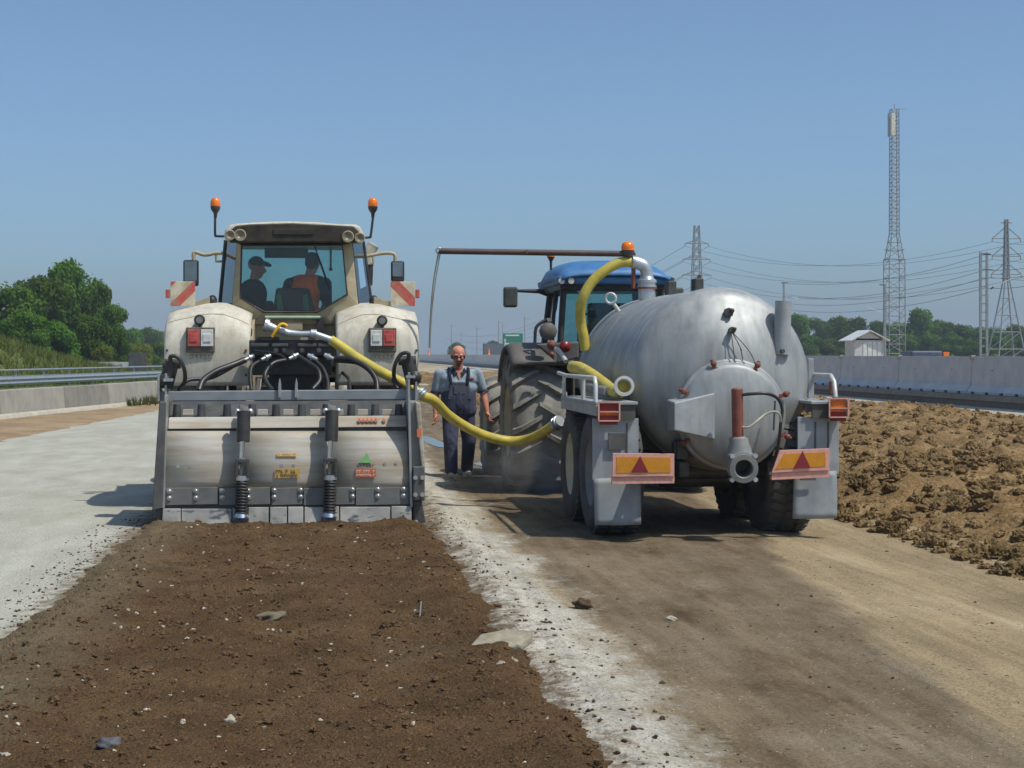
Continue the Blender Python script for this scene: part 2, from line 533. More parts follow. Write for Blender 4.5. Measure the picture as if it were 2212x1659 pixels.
def haul_mat():
    t = NT('damp_haul_road_soil')
    x = t.xyz()
    # wetted by the tanker: a lane in the road that narrows towards the right as it comes nearer
    warp = t.math('MULTIPLY', t.math('SUBTRACT', t.noise(1.1, 5, .6, t.mapped((1, .4, 1))), .5), .8)
    edge = t.math('ADD', t.math('MULTIPLY', x[1], .115), 2.35)
    wet = t.math('MULTIPLY', t.math('SUBTRACT', edge, t.math('ADD', x[0], warp)), 6.0, True)
    wet = t.math('MULTIPLY', wet, t.math('MULTIPLY', t.math('SUBTRACT', t.math('ADD', x[0], warp), 1.45), 2.2, True))
    dry = t.ramp(t.noise(1.3, 6, .6, t.mapped((1, .4, 1))), [(.3, srgb(138, 120, 90)), (.6, srgb(160, 142, 110)), (.8, srgb(178, 163, 134))])
    damp = t.ramp(t.noise(1.8, 6, .65, t.mapped((1, .45, 1))), [(.28, srgb(80, 62, 42)), (.48, srgb(116, 101, 78)), (.75, srgb(138, 125, 104))])
    c = t.mix(wet, dry, damp)
    # lime dust lying along the left edge, thinning out in patches
    lw = t.math('MULTIPLY', t.math('SUBTRACT', t.noise(1.3, 7, .68, t.mapped((1, .55, 1))), .5), 1.7)
    lw = t.math('ADD', lw, t.math('MULTIPLY', t.math('SUBTRACT', t.noise(16, 5, .7), .5), .5))
    lm = t.math('MULTIPLY', t.math('SUBTRACT', 1.84, t.math('ADD', x[0], lw)), 3.2, True)
    lcol = t.ramp(t.noise(5, 6, .65), [(.3, srgb(150, 140, 118)), (.45, srgb(178, 172, 156)), (.7, srgb(194, 191, 180))])
    c = t.mix(t.math('MULTIPLY', lm, .9), c, lcol)
    # milled soil thrown over the edge
    sp = t.math('MULTIPLY', t.math('SUBTRACT', 1.28, t.math('ADD', x[0], t.math('MULTIPLY', t.math('SUBTRACT', t.noise(9, 6, .75), .5), 1.3))), 5.0, True)
    c = t.mix(t.math('MULTIPLY', sp, .85), c, srgb(96, 76, 52))
    c = t.mix(.75, c, t.ramp(t.noise(48, 5, .7), [(.3, .55), (.7, 1.35)]), 'MULTIPLY')
    c = t.mix(.6, c, t.ramp(t.noise(150, 3, .6), [(.36, .6), (.64, 1.4)]), 'MULTIPLY')
    c = t.mix(.55, c, t.ramp(t.noise(1, 6, .65, t.mapped((7, .35, 1))), [(.35, .62), (.65, 1.25)]), 'MULTIPLY')
    for col, s_, thr, gate in ((srgb(70, 55, 38), 15, .22, .5), (srgb(190, 180, 160), 30, .16, .52), (srgb(66, 52, 36), 45, .25, .5)):
        m = t.math('MULTIPLY', t.ramp(t.vor(s_), [(thr * .6, 1), (thr, 0)]), t.ramp(t.noise(s_ * .2, 3), [(gate, 0), (gate + .06, 1)]))
        c = t.mix(m, c, col)
    t.set(c, .93, 0, .18)
    t.bump(t.math('ADD', t.noise(30, 6, .7), t.noise(6, 4)), .55, .025)
    return t.mat


m_haul = haul_mat()
m_clod = soil('turned_clay_soil', [(.28, srgb(106, 82, 52)), (.5, srgb(138, 112, 75)), (.75, srgb(168, 142, 102))], 1.5, 22, bump=.9, bdist=.04)

mb = MB()
mb.add([(-1600, -200, -.06), (1600, -200, -.06), (1600, 3000, -.06), (-1600, 3000, -.06)], [(0, 1, 2, 3)])
tag(mb.build('ground', m_base), 'pale bare subsoil stretching to the horizon', kind='structure')

# soft undulating sheet of subsoil within sight beyond the machines
hfield('subsoil_plain', -9, 19.2, 20, 300, .5, lambda X, Y: -.03 + .05 * (fbm(X * .5, Y * .25, 4, 3) - .5) + .10 * np.clip((fbm(X * .25, Y * .12, 3, 31) - .55) * 4, 0, 1) * np.clip((Y - 45) / 30, 0, 1), m_base,
       label='uneven pale subsoil further along the roadbed')

# left: lime-dusted subgrade; its outer side is slanted
def lime_left(Y):
    return -6.15 + (Y - 31) * .075
def z_lime(X, Y):
    d = np.minimum(ragged(X - lime_left(Y), X, Y, .30, 1.2, 5), 1.0)
    e = np.minimum(ragged(1.3 - X, X, Y, .12, 2.0, 6), 1.0)
    return .012 + .02 * np.clip(np.minimum(d * 2, e * 2), -2, .4) + .010 * (fbm(X * 3, Y * 3, 4, 8) - .5)
hfield('lime_dusted_subgrade', -11, 1.6, 3, 130, .06, z_lime, m_lime, label='pale grey lime dusted ground left of the machine')

def z_verge(X, Y):
    d = np.minimum(ragged(lime_left(Y) + .05 - X, X, Y, .25, 1.1, 9), 1.0)
    return -.0 + .05 * np.clip(d, -1.5, 1) + .04 * (fbm(X * 2, Y * 2, 4, 12) - .5)
hfield('gravel_verge', -16, -2.5, 18, 72, .14, z_verge, m_verge, label='brown gravel strip along the foot of the concrete wall')

# right: haul road with a lime dusted edge
def z_edge(X, Y): return z_haul(X, Y)
def z_haul(X, Y):
    ridge = .05 * np.exp(-((X - 1.28 - .12 * (fbm(X * 0, Y * .8, 3, 15) - .5)) / .22) ** 2) * fbm(X * 5, Y * 5, 4, 16) * 1.6
    rut = -.03 * np.exp(-((X - 2.75) / .25) ** 2) - .03 * np.exp(-((X - 4.6) / .25) ** 2)
    return .016 + ridge + .03 * (fbm(X * 1.2, Y * .6, 5, 20) - .5) + rut + .012 * (fbm(X * 9, Y * 9, 3, 22) - .5)
hfield('haul_road', .7, 7.2, 3, 170, .04, z_haul, m_haul, label='damp brown haul road with a lime dusted left edge, under the tanker')

# freshly milled strip behind the machine
def z_mill(X, Y):
    le = -1.70 - .02 * (16.3 - Y)
    re = 1.06 + .016 * (16.3 - Y)
    d = ragged(ragged(X - le, X, Y, .10, 2.2, 24), X, Y, .13, 9, 44)
    e = ragged(ragged(re - X, X, Y, .15, 1.6, 25), X, Y, .17, 8, 45)
    m = np.clip(np.minimum(d, e) / .22, -1.6, 1)
    edge = np.exp(-(np.minimum(X - le, re - X) - .18) ** 2 / .05)
    fine = .075 * (fbm(X * 7, Y * 7, 5, 26, .68) - .5) + .035 * np.clip(fbm(X * 3, Y * 3, 3, 27) - .55, 0, 1)
    return -.0 + .06 * m + fine * np.clip(m + .6, 0, 1) + .035 * edge + .012 * np.sin(X * 9.0 + 2 * fbm(X, Y * .3, 2, 28)) * .5
hfield('milled_soil_strip', -2.55, 1.75, 3.2, 16.45, .022, z_mill, m_mill, label='dark brown freshly milled soil strip behind the stabiliser')


# turned clay field to the right
def z_clod(X, Y):
    d = ragged(X - 5.75, X, Y, .45, .7, 30)
    m = np.clip(d / .9, -.6, 1)
    r = 1 - np.abs(fbm(X * 1.1, Y * 1.1, 5, 33, .62) - .5) * 2.6
    big = np.clip(fbm(X * .55, Y * .45, 3, 35) - .40, 0, 1)
    far_ = np.clip((18.6 - X) / 1.5, 0, 1)
    return (-.03 + .08 * m + (.30 * np.clip(r, -.2, 1) * (.25 + 1.5 * big) + .08 * big + .62 * np.clip(fbm(X * .45, Y * .28, 3, 71) - .46, 0, 1) * np.clip((13 - X) / 5, 0, 1)) * np.clip(m, 0, 1)) * far_ + .17 * (fbm(X * 4, Y * 4, 6, 37, .74) - .5) * np.clip(m + .3, 0, 1) - .06 * (1 - far_)
hfield('clay_field', 4.9, 19.2, 6, 130, .045, z_clod, m_clod, label='heaped turned brown clay field right of the haul road')

# ---- loose stones, crumbs and clods (nobody could count them)
from mathutils import noise as mnoise
CLODS = {}
for lev in (1, 2, 3, 4):
    CLODS[lev] = []
    for q in range(9):
        bmi = bmesh.new(); bmesh.ops.create_icosphere(bmi, subdivisions=lev, radius=1.0)
        vs_ = []
        off = Vector((q * 7.3, q * 3.1, q * 5.7))
        for v in bmi.verts:
            p = v.co.copy()
            k = .72 + .75 * mnoise.noise(p * .9 + off) + .55 * abs(mnoise.noise(p * 2.1 + off)) + (.42 * mnoise.noise(p * 4.6 + off) + .22 * mnoise.noise(p * 10 + off) if lev > 1 else 0)
            vs_.append(tuple(p * max(.35, k)))
        CLODS[lev].append((np.array(vs_), np.array([[v.index for v in f.verts] for f in bmi.faces]))); bmi.free()


def pebble_cloud(name, mat, n, place, rmin, rmax, label, flat=.7, seed=1, zf=None, power=2.5, sink=.3):
    rnd = np.random.RandomState(seed)
    V = []; F = []; S = []; nv = 0
    xs, ys = place(rnd, n)
    r = rmin + (rmax - rmin) * rnd.rand(n) ** power
    zs = zf(xs, ys) if zf else np.zeros(n)
    for k in range(n):
        px_ = r[k] / max(4.0, ys[k]) * 1639          # size in the picture decides the detail
        lev = 4 if px_ > 9 else 3 if px_ > 3 else 2 if px_ > 1.2 else 1
        base, tri = CLODS[lev][rnd.randint(9)]
        q = base * r[k] * (1, .75 + .5 * rnd.rand(), flat)
        a = rnd.rand() * 6.28; ca, sa = math.cos(a), math.sin(a)
        q = np.stack([q[:, 0] * ca - q[:, 1] * sa, q[:, 0] * sa + q[:, 1] * ca, q[:, 2]], 1)
        V.append(q + (xs[k], ys[k], zs[k] + r[k] * flat * sink)); F.append(tri + nv); nv += len(base); S += [False] * len(tri)
    V = np.concatenate(V); F = np.concatenate(F)
    me = bpy.data.meshes.new(name); me.from_pydata(V.tolist(), [], F.tolist()); me.materials.append(mat); me.polygons.foreach_set('use_smooth', S); me.update()
    o = link(name, me); tag(o, label, None, None, 'stuff'); return o


def area(x0, x1, y0, y1, bias=1.0):
    def f(r, n): return x0 + (x1 - x0) * r.rand(n), y0 + (y1 - y0) * r.rand(n) ** bias
    return f


m_white_stone = paint('pale_stones', srgb(178, 170, 152), .9, var=.3, scale=40, dust=.25, dscale=20)
m_crumb = paint('soil_crumbs', srgb(92, 70, 45), .95, var=.45, scale=30, dust=.0)
m_dark_crumb = paint('dark_crumbs', srgb(72, 56, 38), .95, var=.4, scale=30, dust=.05)
_t = NT('clay_clods'); _t.set(_t.mix(.8, _t.ramp(_t.noise(3, 6, .65), [(.28, srgb(112, 88, 56)), (.5, srgb(150, 124, 84)), (.75, srgb(178, 152, 112))]), _t.ramp(_t.noise(55, 4, .7), [(.3, .55), (.7, 1.35)]), 'MULTIPLY'), .95, 0, .15); _t.bump(_t.noise(38, 5, .7), 1.0, .05); m_clodm = _t.mat
pebble_cloud('pale_pebbles', m_white_stone, 1500, area(-1.8, 1.3, 4, 16.2, 1.3), .002, .015, 'small pale pebbles in the milled soil', seed=2, zf=z_mill, power=6)
pebble_cloud('soil_crumbs', m_crumb, 16000, area(-1.95, 1.4, 4, 16.2, 1.2), .003, .019, 'loose brown crumbs on the milled soil', seed=3, zf=z_mill, power=7)
pebble_cloud('soil_clumps', m_crumb, 420, area(-1.8, 1.2, 4.5, 16.1, 1.1), .012, .05, 'half buried brown clumps in the milled soil', seed=14, zf=z_mill, power=3, sink=.05, flat=.6)
def edge_right(r, n):
    y = 4 + 13 * r.rand(n); return 1.1 + .016 * (16.3 - y) + np.abs(r.randn(n)) * .24 - .05, y
pebble_cloud('edge_crumbs', m_dark_crumb, 1500, edge_right, .002, .015, 'dark crumbs thrown on the pale lime streak', seed=4, zf=z_edge, power=5)
def edge_left(r, n):
    y = 5 + 12 * r.rand(n); return -1.8 - .02 * (16.3 - y) - np.abs(r.randn(n)) * .20 + .05, y
pebble_cloud('spilled_crumbs', m_dark_crumb, 1500, edge_left, .002, .014, 'dark crumbs spilled on the pale ground left of the strip', seed=5, zf=z_lime, power=4)
pebble_cloud('road_grit', m_dark_crumb, 1500, area(1.7, 5.6, 5, 30, 1.6), .002, .015, 'dark grit scattered over the haul road', seed=6, zf=z_haul, power=9)
def clods(r, n):
    x = 5.2 + 13 * r.rand(n) ** 1.3; y = 8 + 52 * r.rand(n) ** 1.2; return x, y
def zc(X, Y): return np.maximum(z_clod(X, Y), z_haul(X, Y))
pebble_cloud('clay_clods', m_clodm, 16000, clods, .012, .125, 'loose clay clods heaped over the turned field', seed=8, flat=.85, zf=zc, power=5, sink=.15)
def bigclods(r, n):
    y = 9 + 24 * r.rand(n); return 6.0 + np.abs(r.randn(n)) * 1.6, y
pebble_cloud('clay_lumps', m_clodm, 60, bigclods, .08, .2, 'large torn clay lumps near the edge of the turned field', seed=10, flat=.7, zf=zc, sink=.0, power=1.8)
def clods2(r, n):
    y = 8 + 22 * r.rand(n); return 5.6 + np.abs(r.randn(n)) * .55 - .4, y
pebble_cloud('scattered_clods', m_clodm, 900, clods2, .01, .07, 'small clods scattered along the edge of the haul road', seed=9, flat=.8, zf=zc)

# ================================================================== SOIL STABILISER (mounted milling attachment)
YS = 16.15                                   # rear plane of the attachment
uL = at(622, 1138, YS).x                     # centre line of machine and tractor
panel = NT('scuffed_dusty_steel')
_n1 = panel.noise(1.0, 6, .65, panel.mapped((.8, .8, 7)))
_c = panel.ramp(_n1, [(.3, srgb(152, 136, 112)), (.46, srgb(172, 164, 148)), (.66, srgb(190, 186, 176))])
_c = panel.mix(panel.ramp(panel.noise(2.2, 4), [(.55, 0), (.75, .6)]), _c, srgb(168, 150, 122))
_c = panel.mix(.5, _c, panel.ramp(panel.noise(1.0, 4, .7, panel.mapped((2, 2, 60))), [(.3, .86), (.7, 1.1)]), 'MULTIPLY')
panel.set(_c, .7, 0, .25)
panel.bump(panel.noise(30, 4), .15, .004)
M['panel'] = panel.mat
flapm = NT('worn_flap_steel')
_c = flapm.ramp(flapm.noise(4, 6, .6), [(.3, srgb(118, 116, 110)), (.55, srgb(158, 155, 146)), (.75, srgb(182, 178, 168))])
_c = flapm.mix(flapm.ramp(flapm.noise(7, 3, .5, flapm.mapped((1, 1, 2.2))), [(.6, 0), (.66, 1)]), _c, srgb(88, 92, 98))
flapm.set(_c, .5, .2)
M['flap'] = flapm.mat
M['band'] = paint('grey_bolted_band', (.145, .15, .15), .5, .25, var=.15, dust=.22, dscale=7)
M['beam'] = paint('grey_beam_paint', (.235, .255, .27), .45, .15, var=.08, dust=.3, dscale=6, dustcol=srgb(165, 165, 158))
M['bolt'] = paint('bright_bolt', (.62, .62, .6), .3, .8, var=.1, dust=.1)
M['casing'] = paint('dark_and_shaded_steel', (.10, .105, .11), .55, .2, var=.3, dust=.35, dscale=5, dustcol=srgb(120, 108, 88))
M['sticker_y'] = paint('yellow_sticker', srgb(226, 172, 54), .5, var=.12, dust=.3, dscale=20, scale=30)
M['sticker_o'] = paint('orange_sticker', srgb(228, 110, 62), .5, var=.1, dust=.25, dscale=20, scale=30)
M['sticker_g'] = paint('green_sticker', srgb(110, 170, 104), .5, var=.1, dust=.25, dscale=20, scale=30)
M['sticker_k'] = paint('print_dark', srgb(84, 88, 86), .6, var=.2, dust=.2, dscale=20)
M['sticker_w'] = paint('print_pale', srgb(226, 214, 196), .6, var=.1, dust=.1)

st = thing('soil_stabilizer', 'dusty grey steel soil stabilizer with two spring cylinders, behind the cream tractor', 'stabilizer', (uL, YS + .6, 0))


def quad_slab(pts, th, name, mat, parent, bevel=.006):
    m = MB(); m.prism(pts, (0, th, 0)); return m.build(name, mat, parent, bevel)


def rect_px(A, x0, y0, x1, y1, Y): return [A(x0, y0, Y), A(x1, y0, Y), A(x1, y1, Y), A(x0, y1, Y)]


# main plate leans forward: three panels, then the bolted band below
YT, YB = YS + .15, YS + .06
for (a, b, c, d) in ((142, 712, 118, 697), (712, 1400, 699, 1400), (1400, 2002, 1402, 2022)):
    m = MB()
    p = [A2(a, 700, YT), A2(b, 700, YT), A2(d, 1142, YB), A2(c, 1142, YB)]
    q = [v + Vector((0, .05, .0)) for v in p]
    n = (p[1] - p[0]).cross(p[2] - p[0]).normalized()
    # slightly bellied plate
    def fn(s, t, p=p):
        v = (p[0].lerp(p[1], s)).lerp(p[3].lerp(p[2], s), t)
        return v + Vector((0, -.055 * math.sin(math.pi * t), 0))
    m.grid(2, 8, fn)
    pl = m.build('rear_plate', M['panel'], st, solid=.02)
# upper cover strip
m = MB(); m.prism([A2(150, 592, YT + .06), A2(2000, 578, YT + .06), A2(2005, 664, YT - .02), A2(144, 682, YT - .02)], (0, .06, 0))
m.build('upper_cover', M['panel'], st, .01)
m = MB(); m.prism([A2(144, 676, YT + .03), A2(2005, 660, YT + .03), A2(2006, 720, YT + .03), A2(140, 722, YT + .03)], (0, .03, 0))
m.build('hinge_gap', M['dark_steel'], st)
# bolted band in segments
xs = [118, 535, 945, 1195, 1600, 2028]
for a, b in zip(xs[:-1], xs[1:]):
    quad_slab([A2(a + 5, 1142, YS + .03), A2(b - 5, 1136, YS + .03), A2(b - 5, 1268, YS + .02), A2(a + 5, 1276, YS + .02)], .03, 'bolted_band', M['band'], st, .004)
for x in (157, 363, 566, 770, 972, 1177, 1380, 1580, 1777, 1977):
    for y in (1167, 1220):
        c = A2(x, y - x * .010, YS + .03)
        m = MB(); m.cyl(c + Vector((0, .005, 0)), c + Vector((0, -.014, 0)), .026, .026, 12); m.ball(c + Vector((0, -.014, 0)), (.02, .015, .02), 10, 6)
        m.build('bolt', M['bolt'], st)
for x, y in ((222, 975), (315, 972), (1030, 965), (1120, 965), (1830, 952), (1918, 948)):
    c = A2(x, y, YS + .035); m = MB(); m.cyl(c + Vector((0, .08, 0)), c + Vector((0, -.004, 0)), .017, .017, 10); m.build('bolt', M['bolt'], st)
# rail below the band, then the floating flap segments
m = MB(); m.prism([A2(120, 1277, YS + .05), A2(2030, 1262, YS + .05), A2(2030, 1296, YS + .05), A2(120, 1306, YS + .05)], (0, .04, 0)); m.build('flap_rail', M['dark_steel'], st)
ed = [(104, 246), (250, 642), (646, 765), (770, 930), (938, 1072), (1078, 1200), (1206, 1362), (1366, 1478), (1482, 1876), (1882, 2042)]
for k, (a, b) in enumerate(ed):
    dy = random.uniform(-4, 6); yj = YS - .03 + random.uniform(-.012, .012)
    top = 1303 - a * .012
    bl = 1452 if k else 1470
    q = [A2(a, top + dy, yj + .03), A2(b - 3, top + dy, yj + .03), A2(b - 3, bl, yj - .03), A2(a + (60 if k == 0 else 0), bl, yj - .03)]
    if k == 0: q.insert(4, A2(a - 4, 1390, yj))
    quad_slab(q, .025, 'flap_segment', M['flap'], st, .006)
# stickers (flat print)
def sticker(x0, y0, x1, y1, mat, name='sticker', poly=None, ny=.012):
    t_ = ((y0 + y1) / 2 - 700) / 442
    Yk = YT + (YB - YT) * t_ - .055 * math.sin(math.pi * t_) - .012 - ny
    pts = poly or [(x0, y0), (x1, y0), (x1, y1), (x0, y1)]
    m = MB()
    def YY(y):
        tt = (y - 700) / 442
        return YT + (YB - YT) * tt - .055 * math.sin(math.pi * max(0, min(1, tt))) - .012 - ny
    m.prism([A2(x, y, YY(y)) for x, y in pts], (0, .003, 0))
    return m.build(name, mat, st)
sk = sticker(975, 990, 1166, 1064, M['sticker_y'])
def glyphs(x0, x1, y0, y1, n, mat, parent, seed, ny=.016):
    """worn lettering, too worn to read: strokes of uneven width"""
    r = random.Random(seed); w = (x1 - x0) / n
    m = MB()
    for k in range(n):
        if r.random() < .12: continue
        xa = x0 + k * w; tt = ((y0 + y1) / 2 - 700) / 442
        Yk = YT + (YB - YT) * tt - .055 * math.sin(math.pi * max(0, min(1, tt))) - .012 - ny
        for part in range(2):
            u0 = xa + (0 if part == 0 else w * .3); u1 = xa + (w * .28 if part == 0 else w * .75)
            v0 = y0 if part == 0 or r.random() < .5 else (y0 + y1) / 2; v1 = y1 if part == 0 or r.random() < .4 else y0 + (y1 - y0) * .4
            if v1 <= v0: v0, v1 = y0, y0 + (y1 - y0) * .35
            m.prism([A2(u0, v0, Yk), A2(u1, v0, Yk), A2(u1, v1, Yk), A2(u0, v1, Yk)], (0, .002, 0))
    o = m.build('lettering', mat, parent); o['kind'] = 'stuff'; return o
glyphs(985, 1158, 1000, 1024, 9, M['sticker_k'], sk, 1, .0145); glyphs(990, 1150, 1034, 1056, 11, M['sticker_k'], sk, 2, .0145)
sk = sticker(990, 868, 1146, 894, M['sticker_y']); glyphs(996, 1140, 874, 889, 12, M['panel'], sk, 3, .0145)
sticker(0, 870, 0, 945, M['sticker_g'], poly=[(1690, 868), (1735, 945), (1625, 945)])
glyphs(1615, 1752, 958, 980, 6, M['sticker_k'], st, 4)
sk = sticker(1602, 990, 1762, 1058, M['sticker_o']); glyphs(1612, 1755, 1002, 1022, 8, M['sticker_w'], sk, 5, .0145); glyphs(1612, 1755, 1032, 1048, 10, M['sticker_w'], sk, 6, .0145)
m = MB()
for k in range(7):
    if k == 5: continue
    a = 1625 + k * 32
    for (u0, u1, v0, v1) in ((a, a + 9, 598, 630), (a + 9, a + 26, 598, 609), (a + 9, a + 22, 616, 624)):
        m.prism([A2(u0, v0, YT - .004), A2(u1, v0, YT - .004), A2(u1, v1, YT - .012), A2(u0, v1, YT - .012)], (0, .02, 0))
m.build('lettering', M['sticker_o'], st)['kind'] = 'stuff'

# dark row of hinge blocks and rotor housing in front of the plates
m = MB(); m.prism([A2(140, 470, YT + .45), A2(2000, 462, YT + .45), A2(2002, 600, YT + .22), A2(144, 606, YT + .22)], (0, .15, 0)); m.build('rotor_hood', M['dark_steel'], st)
m = MB(); m.box(uL - 1.22, uL + 1.22, YS + .45, YS + 1.5, .25, 1.08); m.build('rotor_housing', M['casing'], st, .05)
for x in (215, 405, 605, 800, 985, 1185, 1375, 1570, 1755, 1940):
    c = A2(x, 520, YT + .2)
    m = MB(); m.cyl(c + Vector((0, 0, .04)), c + Vector((0, 0, -.09)), .035, .045, 12); m.cyl(c + Vector((0, 0, -.09)), c + Vector((0, 0, -.115)), .055, .055, 12)
    m.build('hinge_block', M['dark_steel'], st)
for x in (300, 880, 1080, 1290, 1470, 1660, 1850):
    c = A2(x, 545, YT + .12); m = MB(); m.box(c.x - .05, c.x + .05, c.y, c.y + .05, c.z - .035, c.z + .02); m.build('hinge_lug', M['panel'], st, .004)

# side casings
def casing(sgn, pts_top, pts_bot, Y0, Y1, name, mat, bev=.01):
    (a, b), (c, d) = pts_top, pts_bot
    m = MB()
    p = [A2(*a, Y0), A2(*b, Y0), A2(*d, Y0), A2(*c, Y0)]
    f = [v + Vector((0, Y1 - Y0, 0)) for v in p]
    m.hexa([p[3], p[2], f[2], f[3], p[0], p[1], f[1], f[0]])
    return m.build(name, mat, st, bev)
casing(-1, ((76, 470), (132, 470)), ((20, 1322), (104, 1296)), YS - .02, YS + 1.5, 'side_casing', M['casing'])  # darker than the right casing: shade of the left face put into the colour
casing(-1, ((118, 420), (136, 420)), ((100, 1300), (118, 1300)), YS - .01, YS + .2, 'casing_edge', M['lite_steel'], .004)
casing(1, ((2012, 470), (2100, 470)), ((2030, 1262), (2128, 1000)), YS + .06, YS + 1.5, 'side_casing', M['grey_steel'])
casing(1, ((2008, 300), (2026, 300)), ((2028, 1290), (2048, 1290)), YS - .01, YS + .3, 'casing_edge', M['lite_steel'], .004)
casing(1, ((2068, 470), (2108, 480)), ((2118, 985), (2146, 985)), YS + .0, YS + .2, 'outer_strut', M['panel'])
casing(1, ((2052, 975), (2142, 972)), ((2052, 1240), (2142, 1240)), YS - .05, YS + .5, 'foot_block', M['casing'])
casing(1, ((2050, 1240), (2120, 1240)), ((2050, 1400), (2155, 1440)), YS + .02, YS + 1.3, 'skid', M['dark_steel'])
casing(-1, ((50, 1240), (104, 1240)), ((38, 1380), (104, 1400)), YS + .02, YS + 1.3, 'skid', M['dark_steel'])
for x in (2068, 2122):
    for y in (1060, 1192):
        c = A2(x, y, YS - .05); m = MB(); m.cyl(c + Vector((0, .01, 0)), c + Vector((0, -.018, 0)), .022, .022, 10); m.build('bolt', M['bolt'], st)
m = MB(); p = A2(2098, 710, YS - .01); m.box(p.x - .022, p.x + .022, p.y - .004, p.y, p.z - .045, p.z + .04); m.build('sticker', M['sticker_o'], st)

# top beam and its uprights
YBm = YS + .75
m = MB(); q = rect_px(A2, 62, 390, 2094, 466, YBm); q[1].z = A2(2094, 374, YBm).z; q[2].z = A2(2094, 452, YBm).z
m.prism(q, (0, .16, 0)); m.build('top_beam', M['beam'], st, .008)
for x0, x1, y0, y1 in ((62, 80, 258, 470), (118, 136, 250, 478), (2010, 2028, 240, 470), (2066, 2084, 235, 470)):
    m = MB(); m.prism(rect_px(A2, x0, y0, x1, y1, YBm - .06), (0, .3, 0)); m.build('upright_plate', M['lite_steel'], st, .006)
for x in (1012, 1142):
    m = MB(); m.prism([A2(x - 9, 330, YBm - .03), A2(x, 288, YBm - .03), A2(x + 9, 330, YBm - .03), A2(x + 12, 440, YBm - .03), A2(x - 12, 440, YBm - .03)], (0, .26, 0)); m.build('hanger_plate', M['lite_steel'], st, .004)
# black lift cylinders at both ends with looped hoses
for sx, x, yy in ((-1, 165, 190), (1, 2015, 165)):
    Yc = YBm + .05
    m = MB(); a = A2(x - sx * 10, yy - 30, Yc); b = A2(x - sx * -45 + 0, yy + 160, Yc)
    m.cyl(a, A2(x + sx * 40, yy + 170, Yc), .075, .075, 16); m.cyl(a + Vector((-.09, 0, -.02)), a + Vector((.09, 0, -.02)), .05, .05, 14)
    m.ball(A2(x + sx * 45, yy + 120, Yc - .05), .075)
    m.build('lift_cylinder', M['black'], st)
    m = MB(); m.tube(spline([A2(x - sx * 5, yy - 10, Yc - .08), A2(x - sx * 0, yy - 70, Yc - .1), A2(x - sx * 60, yy - 62, Yc - .1), A2(x - sx * 105, yy + 20, Yc - .1), A2(x - sx * 110, yy + 120, Yc - .05), A2(x - sx * 60, yy + 190, Yc)]), .021, 8); m.build('hydraulic_hose', M['blackhose'], st)
    for k in range(3):
        c = A2(x - sx * (10 - k * 25), yy + 110, Yc - .09); m = MB(); m.cyl(c, c + Vector((0, -.05, 0)), .018, .018, 8); m.build('hose_fitting', M['zinc'], st)

# two spring-loaded hydraulic struts
for x in (735, 1420):
    dx = x - 735
    def Q(a, b, Y): return A2(a + dx, b - dx * .006, Y)
    Yk = YS - .05
    m = MB(); m.prism([Q(698, 490, Yk + .16), Q(766, 500, Yk + .16), Q(778, 575, Yk + .1), Q(692, 575, Yk + .1)], (0, .05, 0)); sb = m.build('cylinder_clevis', M['dark_steel'], st, .008)
    for s in (-1, 1):
        c = Q(735 + s * 50, 545, Yk + .08); m = MB(); m.ball(c, .03); m.build('pin_head', M['zinc'], sb)
    m = MB(); m.cyl(Q(735, 545, Yk + .05), Q(730, 780, Yk), .065, .065, 20); m.build('cylinder_barrel', M['black'], st)
    m = MB(); m.cyl(Q(728, 770, Yk), Q(718, 925, Yk), .028, .028, 14); m.build('piston_rod', M['chrome'], st)
    m = MB(); m.cyl(Q(771, 560, Yk + .06), Q(772, 780, Yk + .02), .018, .018, 10); m.build('feed_pipe', M['lite_steel'], st)
    # fork with an open window
    m = MB()
    for (a, b) in (((668, 940), (690, 1055)), ((752, 940), (776, 1055))):
        m.prism([Q(a[0], 940, Yk - .05), Q(b[0], 930, Yk - .05), Q(b[0], 1055, Yk - .05), Q(a[0], 1055, Yk - .05)], (0, .1, 0))
    m.prism([Q(668, 912, Yk - .05), Q(776, 912, Yk - .05), Q(776, 945, Yk - .05), Q(668, 945, Yk - .05)], (0, .1, 0))
    m.build('strut_fork', M['dark_steel'], st, .008)
    m = MB(); m.prism([Q(700, 950, Yk + .02), Q(742, 950, Yk + .02), Q(722, 1040, Yk + .02), Q(704, 1040, Yk + .02)], (0, .02, 0)); m.build('fork_tongue', M['panel'], st)
    m = MB(); m.cyl(Q(722, 1045, Yk), Q(722, 1080, Yk), .062, .062, 20); m.build('spring_collar', M['zinc'], st)
    m = MB(); m.cyl(Q(722, 1080, Yk), Q(718, 1345, Yk), .028, .028, 12); m.build('spring_rod', M['zinc'], st)
    p0 = Q(724, 1082, Yk); p1 = Q(716, 1338, Yk); turns = 11
    m = MB(); m.tube([p0.lerp(p1, k / (turns * 14)) + Vector((math.cos(2 * math.pi * k / 14), math.sin(2 * math.pi * k / 14), 0)) * .052 for k in range(turns * 14 + 1)], .0125, 7); m.build('coil_spring', M['black'], st)
    m = MB(); m.cyl(Q(712, 1334, Yk), Q(712, 1368, Yk), .058, .078, 20); m.build('spring_seat', M['chrome'], st)
    m = MB(); m.prism([Q(652, 1366, Yk - .07), Q(768, 1366, Yk - .07), Q(768, 1442, Yk - .07), Q(652, 1442, Yk - .07)], (0, .12, 0)); m.build('strut_foot', M['black'], st, .012)

# ================================================================== CREAM TRACTOR
YA = 19.05                                    # rear axle
tr = thing('cream_tractor', 'dusty cream farm tractor seen from behind, two orange beacons on its cab', 'tractor', (uL, YA, 0))


